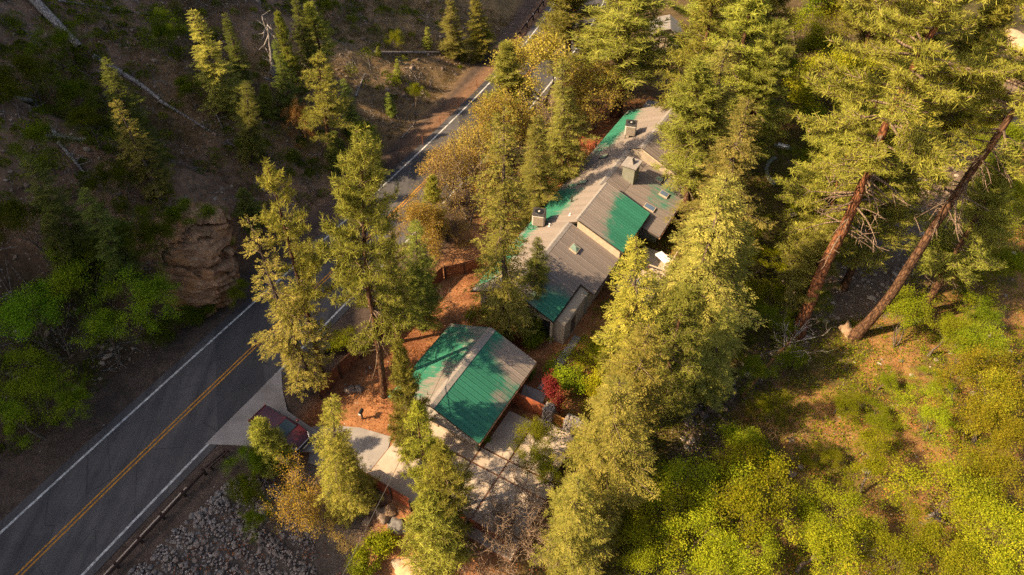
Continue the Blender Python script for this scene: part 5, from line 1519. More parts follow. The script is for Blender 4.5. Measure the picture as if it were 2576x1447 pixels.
# ------------------------------------------------------------------ overhead cable
ca, cb2 = AB(37.5, -23.3, 2.6), at(835, 1500, 6.0); m = MB(); prev = None
for k in range(33):
    t = k / 32; p = ca.lerp(cb2, t); p.z -= 1.0 * 4 * t * (1 - t) * .5
    if prev is not None: m.tube(prev, p, .016, n=6, cap=False)
    prev = p
o = m.build('overhead_cable', M['cable'], None); tag(o, 'thin overhead cable running from the house over the garage roof', 'cable')

# ------------------------------------------------------------------ patio by the creek: grill, curved bench, round table, feeder
PZ = -1.6
pat = kind(slab('stone_patio', [(1888, 470), (1905, 430), (1925, 395), (1960, 372), (1985, 385), (1975, 430), (1955, 470), (1925, 495), (1890, 495)], PZ, M['concrete_grey'], None, 0.8), 'structure')
gp = at(1965, 385, PZ); gr = empty('barbecue_grill', gp, R(-28))
m = MB(); m.box(-.65, .65, -.32, .32, 0, .82); m.build('cabinet', M['steel_dark'], gr, bevel=.02)
m = MB(); m.box(-.68, .68, -.36, .36, .822, .90); m.build('cook_box', M['steel'], gr, bevel=.02)
m = MB(); q = 10
for s in (-.62, .62):
    for i in range(q + 1): a = math.pi * i / q; m.v.append((s, -.30 * math.cos(a), .902 + .28 * math.sin(a)))
for i in range(q): m.f.append((i, i + 1, q + 2 + i, q + 1 + i))
m.f.append(tuple(range(q, -1, -1))); m.f.append(tuple(range(q + 1, 2 * q + 2))); m.build('hood', M['steel'], gr)
m = MB(); m.bar((-.5, -.36, 1.02), (.5, -.36, 1.02), .04, .04); m.build('handle', M['steel_dark'], gr)
for k in range(6): m = MB(); m.tube((-.5 + k * .2, -.36, .862), (-.5 + k * .2, -.40, .862), .03, n=10); m.build('knob', M['white'], gr)
for sx in (-1, 1): m = MB(); m.box(min(sx * .69, sx * .98), max(sx * .69, sx * .98), -.28, .28, .80, .84); m.build('side_shelf', M['steel'], gr)
tag(gr, 'steel barbecue grill with closed hood on the creekside patio', 'grill')
bn = empty('curved_bench', at(1945, 460, PZ)); bl = bn.location.copy()
arc = [at(*p, PZ) for p in ((1950, 415), (1934, 425), (1927, 440), (1929, 455), (1938, 468), (1948, 478))]
arc2 = [at(*p, PZ) for p in ((1936, 405), (1918, 420), (1910, 442), (1913, 462), (1924, 480), (1935, 492))]
for i in range(5):
    a, b, c, d_ = arc[i], arc[i+1], arc2[i+1], arc2[i]; q = [a, b, c, d_]
    m = MB(); m.prism([a.lerp(d_, .0), b, b.lerp(c, .55), a.lerp(d_, .55)][::-1], PZ + .85, PZ + .93); m.build('back_top', M['wall_sage'], bn)
    m = MB(); m.prism([a.lerp(d_, .08), b.lerp(c, .08), b.lerp(c, .48), a.lerp(d_, .48)][::-1], PZ, PZ + .845); m.build('base_wall', M['rock_warm'], bn)
    m = MB(); m.prism([a.lerp(d_, .62).lerp(b.lerp(c, .62), .04), b.lerp(c, .62).lerp(a.lerp(d_, .62), .04), c, d_][::-1], PZ + .40, PZ + .46); m.build('seat', M['fence_brown'], bn)
    m = MB(); mid = a.lerp(d_, .8).lerp(b.lerp(c, .8), .5); m.bar((mid.x, mid.y, PZ), (mid.x, mid.y, PZ + .39), .3, .12, (1, 0, 0)); m.build('leg', M['trim_dark'], bn)
fixparent(bn); tag(bn, 'curved timber bench with broad pale back on the creekside patio', 'bench')
tp_ = at(1951, 402, PZ + .7); rt_ = empty('round_table', (tp_.x, tp_.y, PZ)); lathe([(.62, .70), (.64, .73), (.62, .76)], 28).build('table_top', M['wall_sage'], rt_); lathe([(.20, 0), (.10, .06), (.08, .69)], 14).build('pedestal', M['trim_dark'], rt_)
tag(rt_, 'round pale table between the grill and the curved bench', 'table')
fp = on_ground(1981, 552); fb = empty('box_shelter', fp, R(20)); m = MB()
for sx in (-1, 1): m.tube((sx * .3, 0, -.1), (sx * .3, 0, .95), .04, n=8)
m.build('posts', M['fence_post'], fb)
m = MB(); m.hexa([(-.5, -.55, .75), (.5, -.55, .75), (.5, 0, 1.1), (-.5, 0, 1.1)], [(-.5, -.55, .80), (.5, -.55, .80), (.5, 0, 1.15), (-.5, 0, 1.15)]); m.build('roof_board', M['deadwood'], fb)
m = MB(); m.hexa([(-.45, .02, 1.12), (.45, .02, 1.12), (.45, .5, .9), (-.45, .5, .9)], [(-.45, .02, 1.17), (.45, .02, 1.17), (.45, .5, .95), (-.45, .5, .95)]); m.build('roof_board', M['deadwood'], fb)
tag(fb, 'small grey peaked wooden shelter beside the stepping stone path', 'shelter')
for k, (px, py) in enumerate([(1988, 585), (1975, 600), (1990, 610), (1978, 622), (1993, 632), (1980, 645), (1968, 655), (1985, 662)]):
    p = on_ground(px, py); o = rock_obj('stepping_stone', ROCK[k % 6], M['rock_warm'], p + Vector((0, 0, .02)), (.5, .42, .10), None, (0, 0, k * 1.3)); tag(o, 'flat stepping stone in the path below the wooden shelter', 'stone', 'stepping stones')
# small things by the brown fence and the drive
p = on_ground(826, 890); o = empty('waste_bin', p, R(20)); m = MB(); m.hexa([(-.28, -.30, 0), (.28, -.30, 0), (.28, .30, 0), (-.28, .30, 0)], [(-.34, -.36, 1.0), (.34, -.36, 1.0), (.34, .36, 1.0), (-.34, .36, 1.0)]); m.build('bin_body', M['black'], o)
m = MB(); m.hexa([(-.36, -.38, 1.002), (.36, -.38, 1.002), (.36, .38, 1.002), (-.36, .38, 1.002)], [(-.33, -.34, 1.08), (.33, -.34, 1.08), (.33, .30, 1.10), (-.33, .30, 1.10)]); m.build('lid', M['black'], o)
for sx in (-1, 1): m = MB(); m.tube((sx * .30, .30, .1), (sx * .36, .30, .1), .1, n=12); m.build('wheel', M['steel_dark'], o)
tag(o, 'black waste bin between the road and the brown fence', 'bin')
p = on_ground(913, 1056); o = empty('mailbox', p, R(-15)); m = MB(); m.bar((0, 0, 0), (0, 0, .9), .10, .10, (1, 0, 0)); m.build('post', M['trim_dark'], o)
m = MB(); q = 8
for s in (-.26, .26):
    m.v += [(-.12, s, .9), (.12, s, .9)]
    for i in range(q + 1): a = math.pi * i / q; m.v.append((.12 * math.cos(a), s, 1.05 + .12 * math.sin(a)))
n = q + 3
for i in range(n): m.f.append((i, (i + 1) % n, n + (i + 1) % n, n + i))
m.f.append(tuple(range(n - 1, -1, -1))); m.f.append(tuple(range(n, 2 * n))); b_ = m.build('box', M['black'], o)
m = MB(); m.box(-.10, .10, -.275, -.262, .95, 1.12); m.build('front_plate', M['white'], b_); tag(o, 'black mailbox with white front beside the driveway stones', 'mailbox')

# ------------------------------------------------------------------ trees
GH, GR, GP, GC = 'trees on the shaded hillside', 'trees along the road', 'trees around the house', 'trees along the creek'
DK = (0.62, 0.72, 0.62)
# hillside
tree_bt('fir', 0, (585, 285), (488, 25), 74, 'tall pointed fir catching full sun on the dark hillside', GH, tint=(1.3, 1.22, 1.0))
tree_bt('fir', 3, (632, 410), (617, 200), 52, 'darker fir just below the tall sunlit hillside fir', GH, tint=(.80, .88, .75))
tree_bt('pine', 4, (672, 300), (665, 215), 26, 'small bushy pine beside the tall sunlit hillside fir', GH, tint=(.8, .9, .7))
tree_bt('fir', 2, (405, 510), (280, 258), 62, 'ragged leaning fir with golden top on the dark hillside', GH, tint=(1.05, .98, .85), maxlean=.35)
tree_bt('pine', 5, (838, 420), (797, 145), 66, 'open sunlit pine on the slope above the road', GH, tint=(1.05, 1.0, .95))
tree_bt('oak', 1, (760, 345), (757, 238), 44, 'brown-leaved small tree left of the open sunlit pine', GH, tint=(.75, .55, .6))
tree_th('pine', 1, (786, 12), 9, 42, 'half-lit pine near the top edge of the slope', GH, tint=(.95, .95, .85))
tree_th('pine', 4, (700, 38), 7, 26, 'small pine crown lit at the top of the slope', GH, tint=(.9, .95, .8))
tree_th('broad', 0, (825, -15), 5, 42, 'round dark bush at the top edge of the slope', GH, tint=(.45, .55, .5))
tree_bt('fir', 1, (1142, 150), (1128, -5), 45, 'left fir of the pair beside the upper road', GH, tint=(1.05, 1.05, .9))
tree_bt('fir', 0, (1212, 152), (1190, -20), 50, 'right yellow-green fir of the pair beside the upper road', GH, tint=(1.2, 1.2, .8))
tree_bt('broad', 2, (1232, 135), (1232, 72), 32, 'yellow-green bush at the foot of the paired firs', GH, tint=(.9, .85, .8))
for k, (b, t, r, lab) in enumerate([((1075, 122), (1074, 68), 14, 'small fir left of the paired firs'), ((1000, 200), (998, 150), 12, 'tiny bright fir on the dry grass slope'), ((952, 140), (950, 118), 10, 'tiny fir beside the dark straight log'), ((985, 290), (975, 235), 16, 'dark small fir in the shade above the road'), ((1162, 152), (1165, 120), 14, 'tiny fir at the foot of the paired firs'), ((742, 400), (735, 375), 16, 'small dark fir by the rock face')]):
    tree_bt('fir', 4, b, t, r, lab, GH, tint=(1.0, 1.0, .8) if k in (0, 1, 4) else (.7, .8, .6))
tree_bt('broad', 3, (1045, 298), (1042, 208), 26, 'bright green young tree in the shade above the road', GH, tint=(.9, 1.0, .8))
tree_bt('broad', 1, (990, 140), (1000, 72), 26, 'yellow-green bush on the upper grass slope', GH, tint=(.75, .75, .7))
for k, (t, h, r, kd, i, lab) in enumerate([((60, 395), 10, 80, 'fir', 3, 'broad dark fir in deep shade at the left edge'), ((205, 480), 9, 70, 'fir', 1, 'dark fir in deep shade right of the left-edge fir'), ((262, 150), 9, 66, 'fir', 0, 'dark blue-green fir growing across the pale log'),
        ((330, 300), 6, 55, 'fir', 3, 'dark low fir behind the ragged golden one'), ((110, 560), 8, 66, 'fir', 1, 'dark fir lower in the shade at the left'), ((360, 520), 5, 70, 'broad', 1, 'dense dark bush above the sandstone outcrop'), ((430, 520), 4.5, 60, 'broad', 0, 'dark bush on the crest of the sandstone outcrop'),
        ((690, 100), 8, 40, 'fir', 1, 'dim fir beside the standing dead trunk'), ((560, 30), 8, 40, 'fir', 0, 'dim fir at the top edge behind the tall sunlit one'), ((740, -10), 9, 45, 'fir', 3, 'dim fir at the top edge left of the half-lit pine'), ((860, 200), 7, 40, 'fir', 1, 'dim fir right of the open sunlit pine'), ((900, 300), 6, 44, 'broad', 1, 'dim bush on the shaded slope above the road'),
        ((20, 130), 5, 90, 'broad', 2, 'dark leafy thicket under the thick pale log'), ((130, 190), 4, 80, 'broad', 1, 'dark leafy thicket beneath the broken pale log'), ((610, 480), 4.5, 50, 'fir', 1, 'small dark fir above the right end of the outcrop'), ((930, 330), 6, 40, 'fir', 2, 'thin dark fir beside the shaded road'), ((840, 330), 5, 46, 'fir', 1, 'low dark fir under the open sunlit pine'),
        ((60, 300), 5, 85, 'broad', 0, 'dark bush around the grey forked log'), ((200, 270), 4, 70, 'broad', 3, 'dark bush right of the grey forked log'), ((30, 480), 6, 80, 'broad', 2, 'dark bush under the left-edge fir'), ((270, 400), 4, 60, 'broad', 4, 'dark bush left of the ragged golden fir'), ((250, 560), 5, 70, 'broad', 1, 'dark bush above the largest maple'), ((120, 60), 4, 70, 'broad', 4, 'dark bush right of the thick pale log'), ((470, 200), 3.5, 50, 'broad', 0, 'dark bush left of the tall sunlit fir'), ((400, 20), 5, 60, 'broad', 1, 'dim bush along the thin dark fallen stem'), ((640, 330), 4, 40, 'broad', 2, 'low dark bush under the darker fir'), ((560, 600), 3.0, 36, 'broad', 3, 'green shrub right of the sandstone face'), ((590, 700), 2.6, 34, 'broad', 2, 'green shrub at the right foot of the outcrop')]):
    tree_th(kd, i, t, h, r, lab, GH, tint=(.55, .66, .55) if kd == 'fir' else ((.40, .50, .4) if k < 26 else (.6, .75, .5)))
for k, (t, h, r, lab) in enumerate([((170, 645), 8, 120, 'largest green maple at the left edge beside the road'), ((310, 680), 6.5, 90, 'green maple nearest the sandstone outcrop'), ((60, 760), 7, 100, 'green maple at the left edge below the largest one'), ((230, 800), 5.5, 85, 'green maple crown overhanging the left shoulder'), ((70, 900), 6, 105, 'green maple low at the left edge by the shoulder'), ((20, 1000), 5, 85, 'lowest green maple at the left edge'), ((130, 960), 4.5, 60, 'small green maple reaching over the dirt shoulder')]):
    tree_th('broad', k, t, h, r, lab, 'green maples beside the road', tint=(.82, 1.18, .9))
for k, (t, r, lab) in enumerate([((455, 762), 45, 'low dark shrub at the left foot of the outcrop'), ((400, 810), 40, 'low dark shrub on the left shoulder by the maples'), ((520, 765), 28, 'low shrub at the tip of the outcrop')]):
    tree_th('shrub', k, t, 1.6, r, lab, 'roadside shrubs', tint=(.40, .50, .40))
# along the road
tree_bt('fir', 5, (797, 985), (617, 545), 105, 'bare-branched sunlit fir leaning over the road', GR, tint=(1.15, 1.02, .95), maxlean=.35)
tree_bt('pine', 5, (815, 955), (693, 428), 82, 'slender sunlit pine with visible trunk beside the road', GR, tint=(1.1, 1.05, .95))
tree_bt('fir', 5, (752, 985), (712, 815), 40, 'low fir boughs at the near end of the brown fence', GR, tint=(1.05, 1.0, .9))
tree_bt('pine', 3, (967, 995), (905, 340), 112, 'large pine with straight dark trunk beside the garage', GR, tint=(1.05, 1.08, .95))
tree_bt('pine', 5, (1000, 862), (975, 590), 62, 'pine with thin trunk behind the large straight one', GR, tint=(.9, .95, .85))
tree_bt('fir', 1, (1062, 828), (1050, 555), 72, 'dark green fir standing beyond the garage', GR, tint=(.78, .85, .65))
tree_bt('oak', 1, (1070, 640), (1070, 468), 75, 'yellow-leaved oak beside the shaded road', GR, tint=(1.1, 1.05, .8))
tree_bt('pine', 4, (1090, 590), (1085, 448), 34, 'small yellow-green pine behind the yellow oak', GR, tint=(1.1, 1.05, .9))
tree_bt('oak', 2, (1180, 560), (1165, 380), 104, 'bare grey-brown oak above the orange dirt mound', GR, tint=(.8, .7, .8))
tree_bt('oak', 2, (1235, 540), (1230, 310), 104, 'twiggy oak between the road and the tall firs', GR, tint=(.9, .8, .8))
tree_bt('oak', 2, (1110, 600), (1120, 490), 71, 'low twiggy oak in front of the dirt mound', GR, tint=(.9, .85, .7))
tree_bt('oak', 1, (1150, 480), (1155, 340), 98, 'golden twiggy oak hiding the far side of the road', GR, tint=(.95, .85, .8))
tree_bt('oak', 0, (1240, 460), (1240, 250), 112, 'tall golden oak between the road and the tall fir', GR, tint=(.95, .98, .75))
tree_bt('oak', 1, (1215, 425), (1205, 300), 85, 'golden oak leaning over the far road', GR, tint=(.95, .98, .75))
tree_bt('pine', 2, (1280, 350), (1275, 108), 72, 'young pine growing at the edge of the upper road', GR, tint=(1.05, 1.05, 1.0))
tree_bt('oak', 0, (1400, 330), (1400, 70), 136, 'golden budding oak beside the upper road', GR, tint=(.95, 1.0, .75))
tree_bt('oak', 1, (1490, 320), (1480, 130), 104, 'golden oak right of the tallest budding oak', GR, tint=(.95, .98, .75))
tree_bt('oak', 2, (1340, 420), (1340, 210), 104, 'golden twiggy oak below the young roadside pine', GR, tint=(.95, .98, .75))
tree_bt('fir', 1, (1425, 490), (1415, 145), 82, 'tall fir left of the house roof', GP, tint=(1.0, 1.0, .85))
tree_bt('fir', 0, (1345, 560), (1345, 290), 78, 'full fir left of the middle roof', GP, tint=(1.0, .98, .85))
tree_bt('fir', 6, (1275, 850), (1275, 270), 118, 'tallest fir with visible grey trunk between garage and house', GP, tint=(.98, .95, .8))
tree_bt('fir', 1, (1340, 800), (1350, 600), 60, 'dark fir boughs over the near corner of the house', GP, tint=(.7, .75, .62))
tree_bt('pine', 1, (1550, 290), (1576, -60), 120, 'pine with leaning bare trunk behind the house', GP, tint=(1.0, 1.0, .9))
tree_th('pine', 0, (1440, -60), 14, 95, 'pine at the top edge left of the leaning trunk', GP, tint=(1.0, 1.0, .9))
tree_bt('oak', 2, (1590, 240), (1588, 185), 36, 'small grey oak between the annex and the shed', GP, tint=(.7, .75, .6))
# canopy right of the house
tree_bt('pine', 1, (1722, 562), (1765, 150), 88, 'pine with red trunk standing against the house', GP, tint=(.95, 1.0, .85))
tree_th('pine', 6, (1800, -60), 19, 105, 'broad pine in the upper middle above the house roof', GP, tint=(1.05, 1.05, .85))
tree_th('pine', 6, (1890, -40), 20, 120, 'broad pine in the upper middle right of the house', GP, tint=(1.05, 1.05, .85))
tree_th('fir', 6, (1840, 100), 18, 125, 'grey-green fir rising right of the far roof', GP, tint=(1.12, 1.05, 1.0))
tree_th('fir', 6, (1880, 250), 17, 125, 'grey-green fir above the creekside patio', GP, tint=(1.12, 1.05, 1.0))
tree_th('pine', 0, (1960, 60), 17, 80, 'pine beside the dark creek gap at the upper right', GC, tint=(.9, .95, .8))
tree_th('fir', 6, (1820, 450), 18, 165, 'pale grey-green fir in front of the creekside patio', GP, tint=(1.2, 1.08, 1.05))
tree_bt('fir', 6, (1590, 1015), (1603, 598), 114, 'golden pointed fir in front of the deck', GP, tint=(1.18, 1.02, .75))
tree_th('pine', 6, (1740, 720), 16, 105, 'darker pine below the pale grey-green fir', GP, tint=(.85, .9, .8))
tree_th('fir', 6, (1640, 820), 17, 140, 'olive fir right of the garden path', GP, tint=(1.08, 1.0, .8))
tree_th('fir', 3, (1560, 960), 17, 165, 'largest olive fir in front of the gate', GP, tint=(1.1, 1.02, .85))
tree_th('fir', 1, (1460, 1215), 12, 120, 'olive fir at the bottom below the driveway', GP, tint=(1.1, 1.02, .85))
# young pines and firs around the driveway
tree_th('pine', 2, (1000, 858), 13, 62, 'slim bright pine against the left side of the garage', GP, tint=(1.05, 1.08, .9))
tree_th('pine', 6, (1055, 1016), 13, 66, 'bright pine at the front corner of the garage', GP, tint=(1.15, 1.12, .8))
tree_th('pine', 6, (1098, 1130), 12.5, 82, 'bright pine standing over the driveway', GP, tint=(1.1, 1.1, .85))
tree_th('pine', 4, (1085, 1260), 8.5, 85, 'lowest bright pine below the driveway fence', GP, tint=(1.05, 1.05, .9))
tree_th('pine', 4, (645, 1062), 5.5, 52, 'small bright pine in front of the parked car', GR, tint=(1.1, 1.15, 1.0))
tree_bt('fir', 6, (868, 1300), (838, 992), 84, 'sunlit yellow-green fir right of the parked car', GR, tint=(1.15, 1.05, .8))
tree_th('fir', 3, (850, 1120), 8, 75, 'lower sunlit fir beside the red fence end', GR, tint=(1.12, 1.02, .85))
tree_th('oak', 2, (735, 1150), 5.5, 95, 'yellow-leaved twiggy oak below the parked car', GR, tint=(1.1, .95, .45))
tree_th('oak', 2, (700, 1230), 4.5, 80, 'lower yellow twiggy oak over the stone bank', GR, tint=(1.1, .95, .45))
tree_th('oak', 2, (830, 1250), 4.5, 70, 'grey-brown twiggy oak below the sunlit fir', GR, tint=(.9, .8, .7))
for k, (t, h, r, lab, ti) in enumerate([((608, 1135), 2.6, 52, 'dark green shrub left of the small bright pine', (.55, .75, .5)), ((640, 1215), 2.8, 55, 'green shrub at the edge of the stone bank', (.6, .8, .55)), ((630, 1290), 2.4, 45, 'lowest green shrub at the edge of the stone bank', (.6, .8, .55))]):
    tree_th('broad', k + 1, t, h, r, lab, GR, tint=ti)
for k, (t, h, r, lab) in enumerate([((1275, 1225), 6, 100, 'bare grey oak rising from below the driveway'), ((1190, 1300), 5.5, 95, 'bare oak at the bottom edge near the slab rock'), ((1330, 1260), 6, 100, 'bare oak right of the driveway fence'), ((1290, 1360), 4.5, 90, 'low bare oak at the bottom edge'), ((1480, 1330), 5, 95, 'pale bare oak in front of the bottom fir')]):
    tree_th('bare' if k != 4 else 'oak', 0 if k != 4 else 2, t, h, r, lab, 'bare oaks below the driveway', tint=(.9, .7, .5), wood=(1.7, 1.5, 1.3))
tree_th('broad', 1, (1330, 1065), 4.5, 55, 'green leafy bush at the driveway corner by the gate', GP, tint=(.8, .75, .8))
tree_th('broad', 2, (1390, 1150), 4, 60, 'green bush under the largest olive fir', GP, tint=(.7, .75, .7))
# garden
tree_bt('shrub', 2, (1392, 1012), (1392, 955), 30, 'red-leaved Japanese maple beside the stone pillar', None, leafmat='leaf_red', name='maple_tree')
for k, (b, r, h, lab, ti) in enumerate([((1440, 950), 55, 1.0, 'bright green garden bush right of the path', (.8, 1.0, .7)), ((1475, 900), 50, 1.2, 'yellow-green garden bush beside the upper path', (1.05, 1.0, .7)), ((1345, 850), 34, 1.6, 'thin green shrub behind the garage', (.8, .9, .7)), ((1360, 880), 26, 1.2, 'small shrub at the back corner of the garage', (.7, .8, .6)),
        ((1205, 800), 32, 1.0, 'green shrub on the low wall behind the garage', (.8, .95, .6)), ((1210, 1108), 16, .5, 'small green plant at the garage corner', (.9, 1.0, .6)), ((1500, 960), 45, 1.4, 'yellow garden bush under the golden fir', (1.2, 1.1, .7)), ((1335, 945), 18, .7, 'dark green plant along the garage side', (.6, .8, .5)),
        ((970, 1400), 46, 1.7, 'bright green bush by the slab rock at the bottom', (1.0, 1.1, .8)), ((925, 1430), 36, 1.5, 'glossy green bush at the bottom edge', (.75, .9, .9)), ((868, 855), 26, .8, 'olive bush between the road and the brown fence', (.7, .7, .6)), ((840, 880), 30, .9, 'low olive bush beside the black bin', (.7, .7, .6)), ((1480, 1010), 40, 1.2, 'yellow-green bush behind the wide pillar', (1.2, 1.1, .7))]):
    p = on_ground(*b); plant('shrub', k, p, h * 1.3, rad_m(p, h, r), lab, 'garden shrubs', tint=ti)
p = on_ground(1122, 760); plant('bare', 1, p, 2.2, .8, 'small bare white sapling on the orange soil', 'bare shrubs', wood=(1.8, 1.8, 1.7))
p = on_ground(925, 870); plant('bare', 1, p, 1.6, .9, 'dead twiggy shrub inside the brown fence', 'bare shrubs', wood=(1.2, 1.1, 1.0))
# creek and right bank: the two giant pines, the thin one, broadleaf thicket
def giant(base, px2, i, label, rr, hh=38.0, wood=(1, 1, 1), tint=(1, 1, 1)):
    p = on_ground(*base); r = ray(*px2); z = CAMZ + r[2] / r[1] * p[1]; x = r[0] / r[1] * p[1]
    lx = (x - p.x) / (z - p.z)
    return plant('giant', i, p, hh, rr, label, GC, lean=(lx, 0.0), wood=wood, tint=tint, rz=1.0 + i)
giant((2005, 845), (2415, 5), 0, 'giant pine with red-orange trunk leaning up the right side', 7.0, 40, (.95, .82, .72), (1.1, 1.08, .9))
giant((2145, 850), (2570, 232), 1, 'giant pine with grey-brown trunk at the far right', 6.2, 38, (.55, .62, .66), (1.1, 1.08, .9))
tree_bt('pine', 3, (2022, 735), (2120, 380), 110, 'smaller red-trunked pine left of the giant one', GC, wood=(1.2, 1.0, .9), tint=(1.1, 1.08, .9))
tree_th('pine', 0, (2330, 120), 22, 150, 'full pine crown at the upper right', GC, tint=(1.15, 1.1, .85))
tree_th('pine', 3, (2200, 250), 18, 125, 'pine crown left of the giant red trunk', GC, tint=(1.1, 1.08, .9))
tree_th('pine', 1, (2550, 420), 17, 95, 'pine crown between the two giant trunks and the right edge', GC, tint=(.95, 1.0, .85))
tree_th('pine', 0, (2100, 560), 12, 75, 'low pine boughs right of the wooden shelter', GC, tint=(1.0, 1.05, .9))
tree_th('pine', 5, (2275, 410), 15, 105, 'airy pine between the two giant leaning trunks', GC, tint=(1.1, 1.08, .9))
tree_th('pine', 2, (2540, -30), 20, 110, 'pine at the top right corner', GC, tint=(1.1, 1.08, .8))
for k, (t, h, r, kd, i, lab) in enumerate([((1820, -130), 19, 120, 'pine', 3, 'tall pine crossing the top edge in the upper middle'), ((1970, -120), 18, 105, 'pine', 0, 'tall pine crossing the top edge left of the creek gap'), ((2290, -130), 19, 115, 'pine', 3, 'tall pine crossing the top edge left of the giant trunk'), ((2440, -150), 21, 120, 'pine', 0, 'tall pine crossing the top edge right of the giant trunk'),
        ((1930, 150), 13, 70, 'pine', 2, 'slim pine above the creekside patio')]):
    tree_th(kd, i, t, h, r, lab, GC, tint=(1.05, 1.05, .88))
for k, (t, h, r, lab) in enumerate([((2080, -90), 13, 110, 'green tree crossing the top edge at the creek gap'), ((2200, -60), 13, 110, 'yellow-green tree crossing the top edge'), ((2270, 60), 9, 90, 'yellow-green tree right of the first one beyond the creek'), ((2120, 200), 6, 75, 'green tree on the far creek bank'), ((1990, 130), 7, 60, 'dark green tree at the head of the creek gap'), ((2550, 290), 9, 85, 'green tree below the pale rocks at the right edge'), ((2460, 250), 8, 85, 'green tree left of the pale rocks')]):
    tree_th('broad', k, t, h, r, lab, GC, tint=(1.1, 1.05, .85) if k in (1, 2, 6) else (.7, .82, .65))
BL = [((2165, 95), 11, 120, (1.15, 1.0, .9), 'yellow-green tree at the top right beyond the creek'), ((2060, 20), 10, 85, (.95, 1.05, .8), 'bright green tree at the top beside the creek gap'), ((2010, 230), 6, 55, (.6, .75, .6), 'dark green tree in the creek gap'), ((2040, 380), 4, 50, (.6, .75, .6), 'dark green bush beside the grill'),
      ((1900, 545), 4, 45, (1.1, 1.05, .7), 'yellow-green tree left of the stepping stones'), ((1925, 620), 3.5, 45, (1.15, 1.1, .7), 'bright yellow bush below the curved bench'), ((2020, 490), 3, 50, (.9, .9, .7), 'olive bush right of the curved bench'), ((2320, 770), 5.5, 75, (1.0, 1.08, .8), 'bright green tree right of the giant grey trunk'), ((2400, 800), 5, 75, (.95, 1.05, .8), 'bright green tree right of the one by the grey trunk'),
      ((2490, 600), 7, 90, (.75, .85, .7), 'green tree at the right edge above the dark gap'), ((2400, 640), 6, 80, (.75, .85, .7), 'green tree behind the giant grey trunk'), ((2540, 420), 8, 80, (.9, .95, .75), 'green tree at the right edge upper half'),
      ((2510, 950), 7, 95, (1.2, 1.08, .95), 'pale yellow-green tree at the right edge'), ((2570, 1070), 6, 80, (1.15, 1.05, .95), 'pale tree low at the right edge'), ((2390, 1015), 4.5, 72, (1.05, 1.12, .75), 'vivid green tree in the sunny bank'), ((2235, 1150), 5.5, 85, (1.05, 1.12, .75), 'vivid green tree below the sunny litter patch'), ((2420, 1190), 6.5, 130, (1.1, 1.1, .8), 'large bright tree in the lower right'), ((2520, 1280), 7, 115, (1.15, 1.08, .8), 'bright tree at the lower right corner'), ((2340, 1340), 5, 90, (1.0, 1.05, .75), 'green tree at the bottom right edge'),
      ((1760, 1160), 8, 130, (1.05, 1.08, .75), 'tall green tree in front of the shaded creek'), ((1850, 1080), 5.5, 80, (.9, .98, .75), 'green tree beside the leaning dead pine'), ((1680, 1230), 7, 110, (1.0, 1.05, .75), 'green tree at the bottom right of the olive firs'), ((1950, 1260), 7, 130, (1.1, 1.1, .75), 'broad bright tree at the bottom middle right'), ((2080, 1330), 6, 110, (1.1, 1.1, .75), 'bright tree at the bottom below the litter patch'), ((1820, 1320), 7, 110, (1.1, 1.1, .75), 'bright tree at the bottom beside the broad one'), ((1640, 1380), 5, 90, (.95, 1.0, .7), 'green tree at the bottom edge by the bare oak'),
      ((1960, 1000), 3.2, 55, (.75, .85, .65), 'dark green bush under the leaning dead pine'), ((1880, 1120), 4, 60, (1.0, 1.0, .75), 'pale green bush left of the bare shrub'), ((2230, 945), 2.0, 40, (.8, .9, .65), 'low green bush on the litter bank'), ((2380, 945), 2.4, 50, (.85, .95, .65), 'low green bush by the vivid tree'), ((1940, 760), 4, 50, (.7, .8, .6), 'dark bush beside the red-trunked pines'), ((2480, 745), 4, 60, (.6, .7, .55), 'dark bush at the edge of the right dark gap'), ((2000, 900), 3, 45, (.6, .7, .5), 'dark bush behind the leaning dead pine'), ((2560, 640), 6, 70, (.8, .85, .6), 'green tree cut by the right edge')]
for k, (t, h, r, kd, i, lab) in enumerate([((1875, 560), 13, 78, 'fir', 6, 'pale fir right of the deck at the creek edge'), ((1830, 780), 11, 90, 'fir', 1, 'olive fir above the dark creek boulders')]):
    tree_th(kd, i, t, h, r, lab, GC, tint=(1.12, 1.05, .95))
BL += [((2525, 870), 8, 105, (1.1, .98, 1.0), 'pale tree at the right edge above the clearing'), ((2565, 980), 7, 100, (1.12, 1.0, 1.0), 'pale tree at the right edge beside the clearing'), ((2560, 1180), 6, 90, (1.1, 1.0, .9), 'yellowish tree at the right edge below the clearing'), ((1960, 700), 4, 60, (.8, .9, .65), 'green bush left of the thin red-trunked pine'), ((1900, 900), 4, 60, (.7, .8, .6), 'dark bush left of the leaning dead pine'), ((1985, 790), 3, 55, (.8, .88, .65), 'olive bush at the foot of the thin pine'), ((2060, 760), 3, 55, (.75, .85, .6), 'olive bush left of the giant red trunk'), ((2150, 1250), 5, 90, (.95, 1.0, .75), 'green tree between the two bright bottom trees'), ((2470, 860), 5, 85, (.9, .98, .75), 'green tree at the edge of the dark gap on the right'), ((2120, 1000), 2.2, 60, (.75, .85, .6), 'low bush left of the litter shadow'), ((2230, 1040), 2.0, 65, (.75, .85, .6), 'low bush in the litter shadow'),
       ((2100, 1130), 2.0, 55, (.8, .85, .6), 'low bush right of the bare tan shrub'), ((2010, 1240), 3.5, 70, (.95, 1.0, .7), 'green tree at the lower edge of the litter patch'), ((2250, 1370), 5.5, 100, (1.0, 1.05, .75), 'green tree at the bottom right of the middle'), ((2440, 1390), 6, 100, (1.05, 1.05, .75), 'green tree at the bottom right corner front'), ((1900, 1400), 6, 100, (1.0, 1.05, .75), 'green tree at the bottom edge middle right')]
